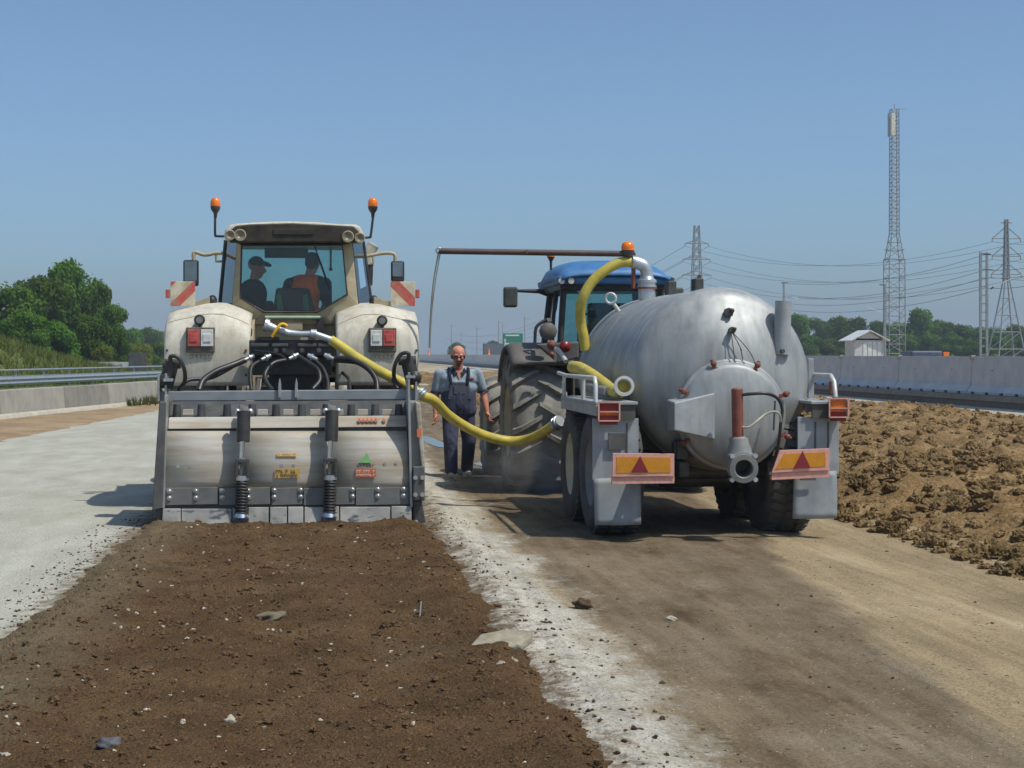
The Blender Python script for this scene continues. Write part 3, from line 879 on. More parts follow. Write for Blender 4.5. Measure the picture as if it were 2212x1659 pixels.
def lug_tyre(c, R, w, rim, n, parent, rimmat, outer=1, name='wheel', lug=.045):
    """agricultural wheel, axis along X: rim is the part, tyre its sub-part"""
    c = Vector(c)
    m = MB()
    m.lathe([(.02, -w * .10), (rim * .45, -w * .10), (rim * .5, -w * .18), (rim * .88, -w * .30), (rim * .97, -w * .42), (rim * 1.02, -w * .44)], c, (1, 0, 0), 32)
    m.lathe([(.02, w * .10), (rim * .45, w * .10), (rim * .5, w * .18), (rim * .88, w * .30), (rim * .97, w * .42), (rim * 1.02, w * .44)], c, (1, 0, 0), 32)
    m.lathe([(.001, -w * .2), (rim * .28, -w * .2), (rim * .3, 0), (rim * .28, w * .2), (.001, w * .2)], c, (1, 0, 0), 20)
    wh = m.build(name, rimmat, parent)
    m = MB()
    Rb = R - lug
    m.lathe([(rim, -w * .44), (rim * 1.05, -w * .47), ((rim + Rb) / 2, -w * .5), (Rb * .93, -w * .47), (Rb * .985, -w * .40), (Rb, -w * .2), (Rb * 1.005, 0),
             (Rb, w * .2), (Rb * .985, w * .40), (Rb * .93, w * .47), ((rim + Rb) / 2, w * .5), (rim * 1.05, w * .47), (rim, w * .44)], c, (1, 0, 0), 56)
    for i in range(n):
        for sd in (-1, 1):
            a0 = 2 * math.pi * (i + (.5 if sd > 0 else 0)) / n
            stn = []
            for (sx, da, rr, wd) in ((-.02, 0., R, .05), (.18, .085, R, .052), (.36, .16, R * .988, .058), (.485, .20, R * .955, .066), (.50, .215, R * .90, .05)):
                ang = a0 + da * 1.1
                for k in (-1, 1):
                    for h in (rr, rr - lug * 1.6):
                        th = ang + k * wd / (2 * R) * (1.25 if h != rr else 1)
                        stn.append(c + Vector((sd * sx * w, -math.sin(th) * h, math.cos(th) * h)))
            fs = []
            for q in range(4):
                o = q * 4
                fs += [(o, o + 4, o + 6, o + 2), (o + 1, o, o + 4, o + 5)[::-1], (o + 2, o + 3, o + 7, o + 6)[::-1]]
            fs += [(0, 2, 3, 1), (16, 17, 19, 18)]
            m.add(stn, fs)
    m.build('tyre', M['tyre'], wh)
    return wh


M['tyre'] = paint('dusty_tyre_rubber', (.11, .107, .10), .9, var=.25, dust=1.0, dscale=3, dustcol=srgb(160, 155, 144))
M['rim_cream'] = paint('cream_rim', srgb(190, 180, 150), .5, dust=.4)
for s in (-1, 1):
    lug_tyre((uL + s * 1.02, YA, .98), .98, .68, .52, 20, tr, M['rim_cream'])
    lug_tyre((uL + s * .95, YA + 2.9, .74), .74, .54, .38, 18, tr, M['rim_cream'])

# chassis, gearbox, hitch
m = MB(); m.box(uL - .34, uL + .34, YA - .9, YA + 1.4, .55, 1.35); m.box(uL - .28, uL + .28, YA + 1.4, YA + 3.6, .6, 1.15)
m.cyl((uL - .9, YA, .98), (uL + .9, YA, .98), .17, .17, 18); m.cyl((uL - .8, YA + 2.9, .74), (uL + .8, YA + 2.9, .74), .09, .09, 14)
m.build('chassis', M['dark_steel'], tr, .03)
m = MB(); m.prism([(uL - .42, YA + 1.55, 1.05), (uL + .42, YA + 1.55, 1.05), (uL + .46, YA + 1.55, 1.5), (uL + .36, YA + 1.55, 1.86), (uL - .36, YA + 1.55, 1.86), (uL - .46, YA + 1.55, 1.5)], (0, 2.3, 0)); m.build('bonnet', M['cream'], tr, .08, seg=3)
for s in (-1, 1):
    m = MB(); m.grid(3, 10, lambda a, b, s=s: (uL + s * (.68 + .54 * a), YA + 2.9 - .84 * math.cos(R_(35 + 115 * b)), .74 + .84 * math.sin(R_(35 + 115 * b)))); m.build('front_fender', M['black'], tr, solid=.025)
# lower links and drawbar behind the stabiliser
m = MB()
for s in (-1, 1): m.bar((uL + s * .42, YS + 1.35, .62), (uL + s * .38, YA - .2, .78), .08, .12); m.bar((uL + s * .42, YS + 1.9, .7), (uL + s * .36, YA - .5, 1.42), .06, .06)
m.bar((uL, YS + 1.3, 1.1), (uL, YA - .7, 1.2), .08, .08)
m.build('hitch_links', M['dark_steel'], tr, .01)

# rear fenders: arched shells over the wheels
YF = YA - .98
def fender(s, xo, xi):
    path = [(YF - .06, 1.36), (YF - .09, 1.62), (YF - .07, 1.88), (YF + .02, 2.06), (YF + .2, 2.19), (YF + .5, 2.26), (YF + .95, 2.27), (YF + 1.45, 2.2), (YF + 1.8, 2.02)]
    pr = [(0, -.16), (.02, -.10), (.10, -.075), (.3, -.035), (.45, -.005), (.55, 0), (.68, -.005), (.85, -.06), (.96, -.105), (1, -.13)]
    def fn(a, b):
        i = min(int(a * (len(pr) - 1)), len(pr) - 2); f = a * (len(pr) - 1) - i
        xx = pr[i][0] + (pr[i + 1][0] - pr[i][0]) * f; cr = pr[i][1] + (pr[i + 1][1] - pr[i][1]) * f
        j = min(int(b * (len(path) - 1)), len(path) - 2); g = b * (len(path) - 1) - j
        # smooth interpolation along the path
        def P(k): return Vector(path[max(0, min(len(path) - 1, k))])
        p = spline([P(j - 1), P(j), P(j + 1), P(j + 2)], 8)[8:17]
        q = p[int(round(g * 8))]
        t = (P(j + 1) - P(j)).normalized(); n = Vector((t.y, -t.x)) * -1
        w = min(1, max(0, (q.y - 1.5) / .6))
        return (xo + (xi - xo) * xx + s * .03 * (1 - w) * (0 if xx > .5 else 0), q.x - n.x * -cr * (1 - w) * .25 , q.y + cr * w + 0)
    m = MB(); m.grid(len(pr) - 1, (len(path) - 1) * 4, fn)
    ob = m.build('rear_fender', M['cream'], tr, solid=.03)
    m = MB(); m.tube([Vector(fn(k / 24, .43)) + Vector((0, -.016, .008)) for k in range(1, 24)], .005, 5); m.build('fender_seam', M['cream_dirty'], ob)
    for q in (.12, .88):
        for b_ in (.06, .2):
            p = Vector(fn(q, b_)); m = MB(); m.cyl(p + Vector((0, .02, 0)), p + Vector((0, -.028, 0)), .014, .014, 8); m.build('fender_bolt', M['dark_steel'], ob)
    return ob
xo, xi = A1(125, 1300, YF).x, A1(785, 1300, YF).x
fl = fender(-1, xo, xi)
xo, xi = A1(2090, 1300, YF).x, A1(1452, 1300, YF).x
frn = fender(1, xo, xi)
# inner fender walls
for x in (A1(785, 1300, YF).x, A1(1452, 1300, YF).x):
    m = MB(); m.prism([(x, YF + .02, 1.3), (x, YF + .0, 1.7), (x, YF + .15, 1.98), (x, YF + .6, 2.1), (x, YF + 1.4, 2.05), (x, YF + 1.5, 1.3)], (.03, 0, 0)); m.build('inner_fender', M['cream_dirty'], tr)

YL = YF - .14
M['brownblack0'] = paint('dusty_lamp_housing', srgb(74, 70, 62), .6, var=.25, dust=.35, dscale=9)
def lamp_cluster(x0, x1, y0, y1, order, parent):
    m = MB(); m.prism(rect_px(A1, x0, y0, x1, y1, YL), (0, .12, 0)); h = m.build('tail_lamp', M['brownblack0'], parent, .01)
    xm = (x0 + x1) / 2
    for k, nm in enumerate(order):
        a, b = (x0 + 14, xm - 4) if k == 0 else (xm + 4, x1 - 12)
        m = MB(); m.prism(rect_px(A1, a, y0 + 16, b, y1 - 46, YL - .018), (0, .03, 0)); m.build('lens', M[nm], h, .006)
        m = MB(); m.prism(rect_px(A1, a + 18, y0 + 50, b - 18, y1 - 80, YL - .026), (0, .012, 0)); m.build('reflector', M['white_lens' if nm == 'white_lens' else 'red_lens'], h, .004)
    return h
lamp_cluster(283, 508, 1108, 1302, ('red_lens', 'white_lens'), tr)
lamp_cluster(1706, 1922, 1112, 1300, ('white_lens', 'red_lens'), tr)
for x, y in ((390, 1050), (1810, 1056)):
    c = A1(x, y, YL + .02)
    m = MB(); m.lathe([(.045, .10), (.054, .05), (.06, 0), (.05, -.012), (.03, -.006), (.001, -.004)], c, (0, 1, 0), 20); m.bar(c + Vector((0, .05, 0)), c + Vector((0, .05, -.1)), .03, .02); wl = m.build('work_lamp', M['black'], tr)
    m = MB(); m.lathe([(.001, 0), (.042, 0)], c + Vector((0, -.008, 0)), (0, 1, 0), 18); m.build('lens', M['grey_steel'], wl)
# step slot and vents pressed in the fenders
m = MB(); m.prism(rect_px(A1, 300, 1402, 452, 1442, YL + .05), (0, .05, 0)); m.build('fender_recess', M['cream_dirty'], tr, .006)
for k in range(6):
    for x0 in (300, 1716):
        m = MB(); c = A1(x0 + 20 + k * 32, 1318, YL + .03); m.bar(c, c + Vector((0, 0, -.035)), .022, .03); m.build('vent_rib', M['cream_dirty'], tr, .003)

# cab --------------------------------------------------------------
YC = YA - .45                                  # rear window plane
YCm, YCf = YC + .75, YC + 1.75
gl = rect_px(A1, 0, 0, 1, 1, YC)
W = [A1(718, 470, YC), A1(1500, 466, YC), A1(1538, 852, YC), A1(1302, 990, YC), A1(890, 988, YC), A1(708, 882, YC)]
m = MB(); m.prism(W, (0, .008, 0)); m.build('rear_window', M['glass_rear'], tr)
# rubber seal round the rear window
m = MB(); m.tube([*W, W[0]], .012, 6); m.build('window_seal', M['black'], tr)
# frame: pillars, slanted lower corners, sill
O_ = [A1(682, 450, YC + .05), A1(1578, 450, YC + .05), A1(1628, 948, YC + .05), A1(1440, 1085, YC + .05), A1(790, 1085, YC + .05), A1(640, 948, YC + .05)]
names = ['header', 'rear_pillar', 'lower_corner', 'sill', 'lower_corner', 'rear_pillar']
for k in range(6):
    a, b = W[k], W[(k + 1) % 6]; c, d = O_[(k + 1) % 6], O_[k]
    m = MB(); m.prism([a + Vector((0, .004, 0)), b + Vector((0, .004, 0)), c, d], (0, .07, 0)); m.build('cab_frame' if k in (2, 3, 4) else names[k], M['cream_dirty'] if k != 0 else M['black'], tr, .008)
# curved corner glass and side windows
def vline(x, y, Y): return A1(x, y, Y)
cl = [(vline(682, 440, YC + .05), vline(640, 948, YC + .05)), (vline(594, 430, YCm), vline(548, 935, YCm)), ]
fl_t, fl_b = vline(600, 430, YCf), vline(600, 960, YCf)
cr = [(vline(1578, 440, YC + .05), vline(1628, 948, YC + .05)), (vline(1662, 440, YCm), vline(1722, 900, YCm))]
fr_t, fr_b = vline(1640, 440, YCf), vline(1640, 960, YCf)
for side, (c, ft, fb) in (('l', (cl, fl_t, fl_b)), ('r', (cr, fr_t, fr_b))):
    dy = Vector((.006, 0, 0))
    m = MB(); m.prism([c[0][0], c[1][0], c[1][1], c[0][1]], dy); m.build('corner_window', M['glass_front'], tr)
    m = MB(); m.prism([c[1][0], ft, fb, c[1][1]], dy); m.build('door_window', M['glass'], tr)
    m = MB(); m.tube([c[1][0], c[1][1]], .022, 8); m.build('door_pillar', M['black'], tr)
    m = MB(); m.tube([ft, fb], .035, 8); m.build('front_pillar', M['black'], tr)
m = MB(); m.prism([fl_t, fr_t, fr_b, fl_b], (0, .006, 0)); m.build('windscreen', M['glass_front'], tr)
m = MB(); m.prism([fl_b, fr_b, (fr_b.x, fr_b.y, 1.35), (fl_b.x, fl_b.y, 1.35)], (0, .05, 0)); m.build('bulkhead', M['black'], tr)
for c, fb in ((cl, fl_b), (cr, fr_b)):
    m = MB(); a = c[1][1]; m.prism([c[0][1], a, fb, (fb.x, fb.y, 1.3), (a.x, a.y, 1.2), (c[0][1].x, c[0][1].y, 1.6)], (.03, 0, 0)); m.build('cab_side', M['cream_dirty'], tr)
m = MB(); m.box(uL - .62, uL + .62, YC + .1, YCf, 1.50, 1.56); m.build('cab_floor', M['black'], tr)
# rear wall below the window: gearbox cover in shade, pale bracket plates
m = MB(); m.prism([A1(790, 1080, YC + .1), A1(1450, 1080, YC + .1), A1(1480, 1500, YC + .1), A1(770, 1500, YC + .1)], (0, .1, 0)); m.build('rear_bulkhead', M['cream_dirty'], tr, .01)
m = MB(); m.cyl(A1(900, 1032, YC - .02), A1(1330, 1032, YC - .02), .022, .022, 10); m.build('grab_bar', paint('pale_green_bar', srgb(150, 172, 146), .5), tr)
for x0, x1, y0, y1 in ((1050, 1190, 1070, 1130), (1170, 1230, 1180, 1230), (1300, 1360, 1030, 1190)):
    m = MB(); m.prism(rect_px(A1, x0, y0, x1, y1, YC - .02), (0, .05, 0)); m.build('bracket_plate', M['cream_dirty'] if x0 != 1300 else M['black'], tr, .006)
for x0, x1 in ((745, 800), (1445, 1490)):
    m = MB(); m.prism(rect_px(A1, x0, 1110, x1, 1480, YF + .1), (0, .3, 0)); m.build('fender_bracket', M['black'], tr, .02)

# roof: cream shell with a dark rear band and corner work lamps
YR = YC - .18
prof = [(575, 420), (590, 345), (622, 312), (670, 300), (790, 293), (950, 284), (1110, 282), (1300, 288), (1465, 303), (1600, 306), (1640, 325), (1668, 385), (1676, 430)]
m = MB(); m.prism([A1(x, y, YR) for x, y in prof], (0, 2.2, .02)); m.build('roof', M['cream'], tr, .03, seg=3)
pts = [(630, 352), (672, 318), (780, 306), (1110, 297), (1460, 314), (1590, 322), (1632, 366), (1640, 448), (622, 448)]
m = MB(); m.prism([A1(x, y, YR - .02) for x, y in pts], (0, .1, 0)); m.build('roof_rear_band', M['brownblack'] if 'brownblack' in M else M.setdefault('brownblack', paint('dusty_black_plastic', srgb(44, 40, 34), .6, var=.3, dust=.2, dscale=6, dustcol=srgb(110, 98, 76))), tr, .015)
m = MB(); m.prism(rect_px(A1, 965, 340, 1275, 388, YR - .035), (0, .03, 0)); m.build('plate_holder', M['brownblack'], tr, .006)
for x, y, r in ((628, 390, .050), (706, 390, .058), (1545, 402, .058), (1637, 412, .052)):
    c = A1(x, y, YR - .06)
    m = MB(); m.lathe([(r * .7, .09), (r * 1.12, .05), (r * 1.15, 0), (r * .95, -.01), (r * .9, .004)], c, (0, 1, 0), 22); wl = m.build('roof_lamp', M['cream_dirty'], tr)
    m = MB(); m.lathe([(.001, .01), (r * .45, .012), (r * .5, .002), (r * .92, .0)], c, (0, 1, 0), 20); m.build('lens', paint('dusty_lamp_glass', srgb(128, 120, 100), .3, var=.25, scale=30), wl)
# beacons on stalks
for pts, top in (([(600, 400), (525, 398), (512, 385), (512, 260), (514, 235)], (516, 160)), ([(1650, 410), (1712, 408), (1722, 390), (1738, 260), (1738, 235)], (1740, 165))):
    m = MB(); P = [A1(x, y, YC + .5) for x, y in pts]; m.tube(spline(P, 6), .014, 8); b = A1(pts[-1][0], pts[-1][1], YC + .5)
    m.lathe([(.018, -.03), (.022, .02), (.05, .06), (.056, .085), (.056, .1)], b, (0, 0, 1), 18); bc = m.build('beacon', M['black'], tr)
    m = MB(); m.lathe([(.054, .1), (.058, .115), (.057, .15), (.046, .185), (.024, .2), (.001, .203)], b, (0, 0, 1), 20); m.build('dome', M['amber'], bc)
# mirrors
for s, arm, mir in ((-1, [(590, 535), (520, 530), (430, 545), (350, 524), (345, 590)], (262, 582, 382, 786)), (1, [(1660, 560), (1740, 545), (1830, 530), (1905, 540), (1912, 600)], (1880, 590, 1984, 752))):
    Ym = YC + .95
    m = MB(); m.tube(spline([A1(x, y, Ym) for x, y in arm], 6), .022, 8); m.tube([A1(*arm[1], Ym), A1(arm[1][0] + s * 0, arm[1][1] + 66, Ym), A1(arm[0][0], arm[0][1] + 60, Ym)], .016, 8); mr = m.build('mirror', M['cream_dirty'], tr)
    m = MB(); m.prism(rect_px(A1, *mir, Ym - .03), (0, .09, 0)); m.build('housing', M['black'], mr, .025, seg=3)
    m = MB(); m.prism(rect_px(A1, mir[0] + 12, mir[1] + 12, mir[2] - 14, mir[3] - 40, Ym - .036), (0, .004, 0)); m.build('mirror_glass', paint('mirror_glass', (.25, .28, .3), .05, .9, dust=.15), mr)
# red and white marker boards
def stripe_mat(name, sgn, d0, period, frac):
    t = NT(name); x = t.xyz()
    d = t.math('SUBTRACT', t.math('ADD', x[0], t.math('MULTIPLY', x[2], sgn)), d0)
    ph = t.math('FRACT', t.math('ADD', t.math('DIVIDE', d, period), 10 + frac / 2))
    msk = t.math('LESS_THAN', ph, frac)
    c = t.mix(msk, srgb(208, 198, 170), srgb(196, 84, 76))
    c = t.mix(t.ramp(t.noise(9, 5), [(.45, 0), (.7, .75)]), c, srgb(156, 138, 106))
    t.set(c, .6); return t.mat
for s, r, lamp in ((-1, (165, 750, 356, 942), (125, 160)), (1, (1876, 752, 2066, 942), (2070, 2102))):
    Yb = YA - .55
    m = MB(); m.prism(rect_px(A1, *r, Yb), (0, .012, 0)); 
    c0 = A1(r[0], r[1], Yb); d0 = (c0.x - uL) + c0.z * (-1 if s < 0 else 1)
    bd = m.build('marker_board', stripe_mat('striped_board_' + ('left' if s < 0 else 'right'), -1 if s < 0 else 1, d0 + (.0 if s < 0 else .02), .31 if s < 0 else .46, .42 if s < 0 else .34), tr, .004)
    m = MB(); m.prism(rect_px(A1, lamp[0], 812, lamp[1], 880, Yb), (0, .05, 0)); m.build('side_lamp', M['red_lens'], bd, .01)
    xa, xb = (350, 470) if s < 0 else (1885, 1745)
    m = MB(); m.prism([A1(xa, 910, Yb + .02), A1(xb, 870, Yb + .02), A1(xb, 935, Yb + .02), A1(xa, 938, Yb + .02)], (0, .05, 0)); m.build('board_bracket', M['cream_dirty'], bd, .006)
    m = MB(); m.ball(A1(490 if s < 0 else 1745, 905, Yb + .1), (.055, .08, .07)); m.build('bracket_boot', M['black'], bd)
# wiper, interior
m = MB(); m.tube([A1(1285, 478, YC - .03), A1(1330, 600, YC - .03), A1(1398, 805, YC - .025)], .009, 6); m.tube([A1(1325, 590, YC - .02), A1(1402, 812, YC - .012)], .013, 6); m.build('wiper', M['black'], tr)
m = MB(); m.cyl(A1(1410, 485, YC + .1), A1(1410, 640, YC + .1), .012, .012, 8); m.ball(A1(1410, 655, YC + .1), .022); m.build('window_handle', M['black'], tr)
m = MB(); m.box(uL - .36, uL + .17, YCf - .14, YCf - .10, A1(900, 572, YCf).z, A1(900, 430, YCf).z); m.build('sun_blind', M['black'], tr, .01)
m = MB(); m.box(uL - .66, uL + .66, YC + .02, YCf, 3.02, 3.06); m.build('headliner', M['black'], tr)
m = MB(); m.prism([A1(985, 800, YC + .5), A1(1240, 800, YC + .5), A1(1290, 990, YC + .5), A1(960, 990, YC + .5)], (0, .14, 0)); m.box(uL - .22, uL + .26, YC + .5, YC + 1.0, 1.93, 2.05); se = m.build('driver_seat', M['black'], tr, .03)
for x in (985, 1190):
    m = MB(); m.prism([A1(x, 860, YC + .48), A1(x + 35, 850, YC + .48), A1(x + 60, 975, YC + .48), A1(x + 8, 975, YC + .48)], (0, .02, 0)); m.build('seat_trim', paint('green_seat_trim', srgb(80, 150, 110), .7, dust=0), se, .006)
m = MB(); m.box(uL - .28, uL + .28, YCf - .35, YCf - .05, 1.56, 2.08); m.torus((uL + .04, YCf - .5, 2.18), (0, -.6, 1), .2, .016); m.cyl((uL + .04, YCf - .5, 2.16), (uL + .04, YCf - .3, 1.95), .03, .04); m.build('dashboard', M['black'], tr, .01)
m = MB(); m.prism([A1(820, 905, YC + .7), A1(960, 900, YC + .7), A1(970, 985, YC + .7), A1(780, 985, YC + .7)], (0, .3, 0)); m.build('side_console', M['black'], tr, .02)
# exhaust stack with cream cowl right of the cab
Yx = YCf + .3
m = MB(); a = A1(1725, 470, Yx); m.cyl(A1(1705, 780, Yx), A1(1712, 590, Yx), .05, .05, 14); m.build('exhaust_pipe', M['black'], tr)
m = MB(); m.tube(spline([A1(1700, 620, Yx), A1(1706, 540, Yx), A1(1735, 480, Yx), A1(1745, 462, Yx)], 5), [.075] * 11 + [.078] * 4 + [.06], 14); m.build('exhaust_cowl', M['cream'], tr)

# hydraulic block with couplings, filling pipe and lever ---------------------------------
YH = YS + 1.45
m = MB(); m.prism(rect_px(A1, 775, 1205, 1435, 1330, YH), (0, .3, 0)); m.prism(rect_px(A1, 800, 1330, 1420, 1480, YH + .1), (0, .3, 0)); m.prism(rect_px(A1, 830, 1180, 1010, 1215, YH - .03), (0, .2, 0))
m.prism(rect_px(A1, 930, 1400, 1330, 1640, YH + .2), (0, .3, 0))
m.build('valve_block', M['black'], tr, .015)
for x0, x1 in ((785, 935), (950, 1080), (1150, 1300), (1310, 1420)):
    m = MB(); m.prism(rect_px(A1, x0, 1232, x1, 1262, YH - .04), (0, .1, 0)); m.build('valve_cap', M['dark_steel'], tr, .01)
for x in (985, 1052, 1188, 1320):
    m = MB(); c = A1(x, 1285, YH - .02); m.cyl(c + Vector((0, .05, 0)), c + Vector((0, -.05, 0)), .022, .026, 12); m.build('coupling', M['dark_steel'], tr)
for x, y, d in ((775, 1352, -1), (905, 1350, -1), (1120, 1342, -1), (1270, 1348, 1), (1400, 1345, 1)):
    m = MB(); a = A1(x - d * 35, y - 22, YH - .05); b = A1(x + d * 35, y + 10, YH - .1); m.cyl(a, b, .026, .02, 12); m.cyl(a.lerp(b, .35), a.lerp(b, .5), .036, .036, 10); m.build('hose_fitting', M['zinc'], tr)
hz = [([(745, 1360), (650, 1400), (520, 1450), (420, 1520), (385, 1600)], .034), ([(880, 1360), (800, 1410), (785, 1500), (795, 1600)], .022), ([(1060, 1362), (960, 1390), (900, 1470), (915, 1540), (960, 1600)], .026),
      ([(1165, 1335), (1250, 1390), (1310, 1440), (1325, 1520), (1270, 1590)], .026), ([(1290, 1365), (1350, 1430), (1385, 1520), (1388, 1600)], .022), ([(1440, 1350), (1560, 1355), (1690, 1420), (1760, 1510), (1772, 1600)], .03),
      ([(1440, 1362), (1620, 1380), (1780, 1430), (1890, 1500), (1930, 1590)], .026), ([(640, 1420), (480, 1500), (300, 1520), (240, 1600)], .02), ([(1500, 1460), (1550, 1510), (1560, 1600)], .018), ([(820, 1290), (980, 1310), (1060, 1345)], .012)]
for k, (p, r) in enumerate(hz):
    P = []
    for i, (x, y) in enumerate(p):
        t = i / (len(p) - 1)
        P.append(A1(x, y, YH - .08 - .35 * t))
    m = MB(); m.tube(spline(P, 7), r, 8); m.build('hydraulic_hose', M['blackhose'], tr)
# water inlet pipe with yellow lever
YP = YH - .02
m = MB(); m.cyl(A1(900, 1090, YP), A1(975, 1118, YP), .052, .045, 16); m.cyl(A1(895, 1085, YP), A1(925, 1096, YP), .07, .07, 16); m.cyl(A1(975, 1118, YP), A1(1090, 1155, YP), .04, .04, 14)
vb = m.build('ball_valve', M['zinc'], tr)
m = MB(); m.tube(spline([A1(955, 1182, YP - .07), A1(985, 1130, YP - .08), A1(1015, 1090, YP - .07), A1(1045, 1083, YP - .06), A1(1072, 1100, YP - .06)], 5), .018, 8); m.build('lever', M['yellow'], vb)
m = MB(); m.tube([A1(1085, 1150, YP), A1(1180, 1160, YP), A1(1265, 1158, YP)], .035, 12); m.cyl(A1(1255, 1158, YP), A1(1300, 1162, YP), .052, .052, 16); m.cyl(A1(1292, 1162, YP), A1(1410, 1205, YP), .036, .04, 14); m.build('water_inlet_pipe', M['zinc'], tr)

# ================================================================== TANKER TRAILER
uT = 3.78
tk = thing('tanker_trailer', 'grey steel tanker trailer with domed rear hatch and red triangle boards', 'tanker', (uT, 15.8, 0))
tankm = NT('dull_galvanised_tank')
_b = tankm.ramp(tankm.noise(1.6, 6, .6), [(.3, (.29, .305, .30)), (.7, (.42, .435, .425))])
_b = tankm.mix(tankm.math('MULTIPLY', tankm.ramp(tankm.noise(1, 5, .6, tankm.mapped((9, 9, .8))), [(.42, 0), (.75, 1)]), .65), _b, (.16, .165, .16))
_x = tankm.xyz()
_low = tankm.math('MULTIPLY', tankm.math('SUBTRACT', 1.25, tankm.math('ADD', _x[2], tankm.math('MULTIPLY', tankm.noise(3, 4), .5))), 1.6, True)
_b = tankm.mix(tankm.math('MULTIPLY', _low, .7), _b, srgb(128, 110, 84))
_b = tankm.mix(tankm.ramp(tankm.noise(14, 5, .7), [(.58, 0), (.72, .28)]), _b, srgb(180, 178, 168))
tankm.set(_b, tankm.ramp(tankm.noise(5, 4), [(.3, .42), (.7, .6)]), .25, .45)
tankm.bump(tankm.noise(2.5, 3), .06, .05)
M['tank'] = tankm.mat
M['galv'] = paint('galvanised_sheet', (.36, .39, .41), .5, .25, var=.14, dust=.22, dscale=5, streak=.3)
M['galv_flap'] = paint('blue_grey_mudflap', (.26, .295, .32), .55, .1, var=.16, dust=.3, dscale=3, streak=.35, dustcol=srgb(150, 140, 120))
M['rust'] = paint('red_oxide_paint', srgb(122, 58, 44), .6, var=.25, dust=.15, scale=15)
M['white_rail'] = paint('pale_rail_tube', srgb(196, 198, 194), .4, .2, var=.1, dust=.15)
M['castgrey'] = paint('grey_cast_valve', (.20, .212, .212), .55, .1, var=.15, dust=.3, dscale=9)
M['pinkborder'] = paint('faded_red_white_border', srgb(222, 160, 144), .5, var=.12, dust=.25, scale=30, dscale=14)
M['ambersheet'] = paint('amber_reflector', srgb(206, 136, 14), .35, var=.1, dust=.12, scale=12)
M['maroon'] = paint('maroon_triangle', srgb(128, 22, 40), .4, var=.15, dust=.08)
M['tyre_road'] = paint('grey_road_tyre', (.05, .05, .052), .8, var=.25, dust=.5, dscale=4, dustcol=srgb(118, 114, 106))
M['rim_cream2'] = paint('cream_trailer_rim', srgb(206, 198, 168), .5, dust=.3)

RT_, ZT = .865, 1.465
Y0T, Y1T = 15.28, 18.35
def dish(R, depth, kn=.22):
    """torispherical end profile from rim to apex: list of (r, h)"""
    out = []
    for k in range(7):
        w = R_(90 * k / 6 * .78); out.append((R - kn + kn * math.cos(w), kn * math.sin(w)))
    r0, h0 = out[-1]
    for k in range(1, 9):
        f = k / 8; r = r0 * (1 - f); out.append((max(r, .001), h0 + (depth - h0) * (1 - (r / r0) ** 2)))
    return out
m = MB()
rear = [(r, -h) for r, h in reversed(dish(RT_, .46))]
front = [(r, (Y1T - Y0T) + h) for r, h in dish(RT_, .46)]
m.lathe(rear + [(RT_, f * (Y1T - Y0T) / 6) for f in range(1, 6)] + front, (uT, Y0T, ZT), (0, 1, 0), 72)
tank = m.build('tank', M['tank'], tk)
# weld seams
for y in (Y0T + .02, Y0T + 1.9, Y1T - .02):
    m = MB(); m.torus((uT, y, ZT), (0, 1, 0), RT_, .008, 64, 6); m.build('weld_seam', M['tank'], tank)
# rear hatch: collar and dished cover
zH = 1.14; RH = .505
m = MB(); m.lathe([(RH - .02, .45), (RH - .02, .03), (RH + .012, .03), (RH + .012, -.02), (RH - .01, -.03)] + [(r, -.03 - h) for r, h in dish(RH - .02, .15, .08)], (uT + .005, 14.84, zH), (0, 1, 0), 56)
hatch = m.build('rear_hatch', M['tank'], tk)
for x, y in ((1125, 680), (1460, 690), (895, 890), (1675, 912), (895, 1282), (1690, 1238)):
    c = A4(x, y, 14.78)
    d = Vector((uT - c.x, 0, zH - c.z)).normalized()
    m = MB(); m.cyl(c + d * .07, c - d * .05, .016, .016, 8); m.ball(c - d * .01 + Vector((0, -.02, 0)), (.030, .026, .030), 12, 7); m.cyl(c + d * .04 + Vector((0, -.03, 0)), c + d * .04 + Vector((0, .1, 0)), .02, .02, 8); m.build('hatch_clamp', M['rust'], hatch)
# triangular steel guard left of the hatch
m = MB()
p = [A4(822, 975, 14.42), A4(1135, 900, 14.62), A4(1135, 1262, 14.62), A4(822, 1190, 14.42)]
q = [A4(762, 952, 14.95), A4(1080, 905, 15.0), A4(1080, 1250, 15.0), A4(762, 1195, 14.95)]
m.hexa([p[3], p[2], q[2], q[3], p[0], p[1], q[1], q[0]]); m.build('steel_guard', M['galv'], tk, .01)
# red standpipe, gate valve, outlet
Yo = 14.42
m = MB(); m.cyl(A4(1308, 872, Yo), A4(1314, 1245, Yo), .052, .052, 18); m.cyl(A4(1308, 872, Yo) + Vector((0, 0, .0)), A4(1308, 862, Yo), .052, .04, 18)
m.cyl(A4(1316, 915, Yo - .02), A4(1345, 915, Yo - .03), .016, .016, 8); m.cyl(A4(1316, 1165, Yo - .02), A4(1345, 1165, Yo - .03), .016, .016, 8)
sp = m.build('standpipe', M['rust'], tk)
m = MB(); a = A4(1318, 1238, Yo + .02); b = A4(1330, 1390, Yo + .02)
m.lathe([(.03, 0), (.075, .0), (.085, .02), (.088, .06), (.105, .10), (.11, .15), (.118, .16), (.118, .20)], a, b - a, 24)
gv = m.build('gate_valve', M['castgrey'], tk)
m = MB(); c = A4(1352, 1480, Yo - .10); m.lathe([(.06, .34), (.10, .32), (.115, .2), (.12, .05), (.138, .05), (.138, .0), (.12, -.005), (.12, -.04), (.128, -.04), (.128, -.075), (.085, -.078), (.078, -.07), (.075, .22), (.001, .22)], c, (.10, 1, .08), 32, True); m.build('outlet_pipe', M['castgrey'], gv)
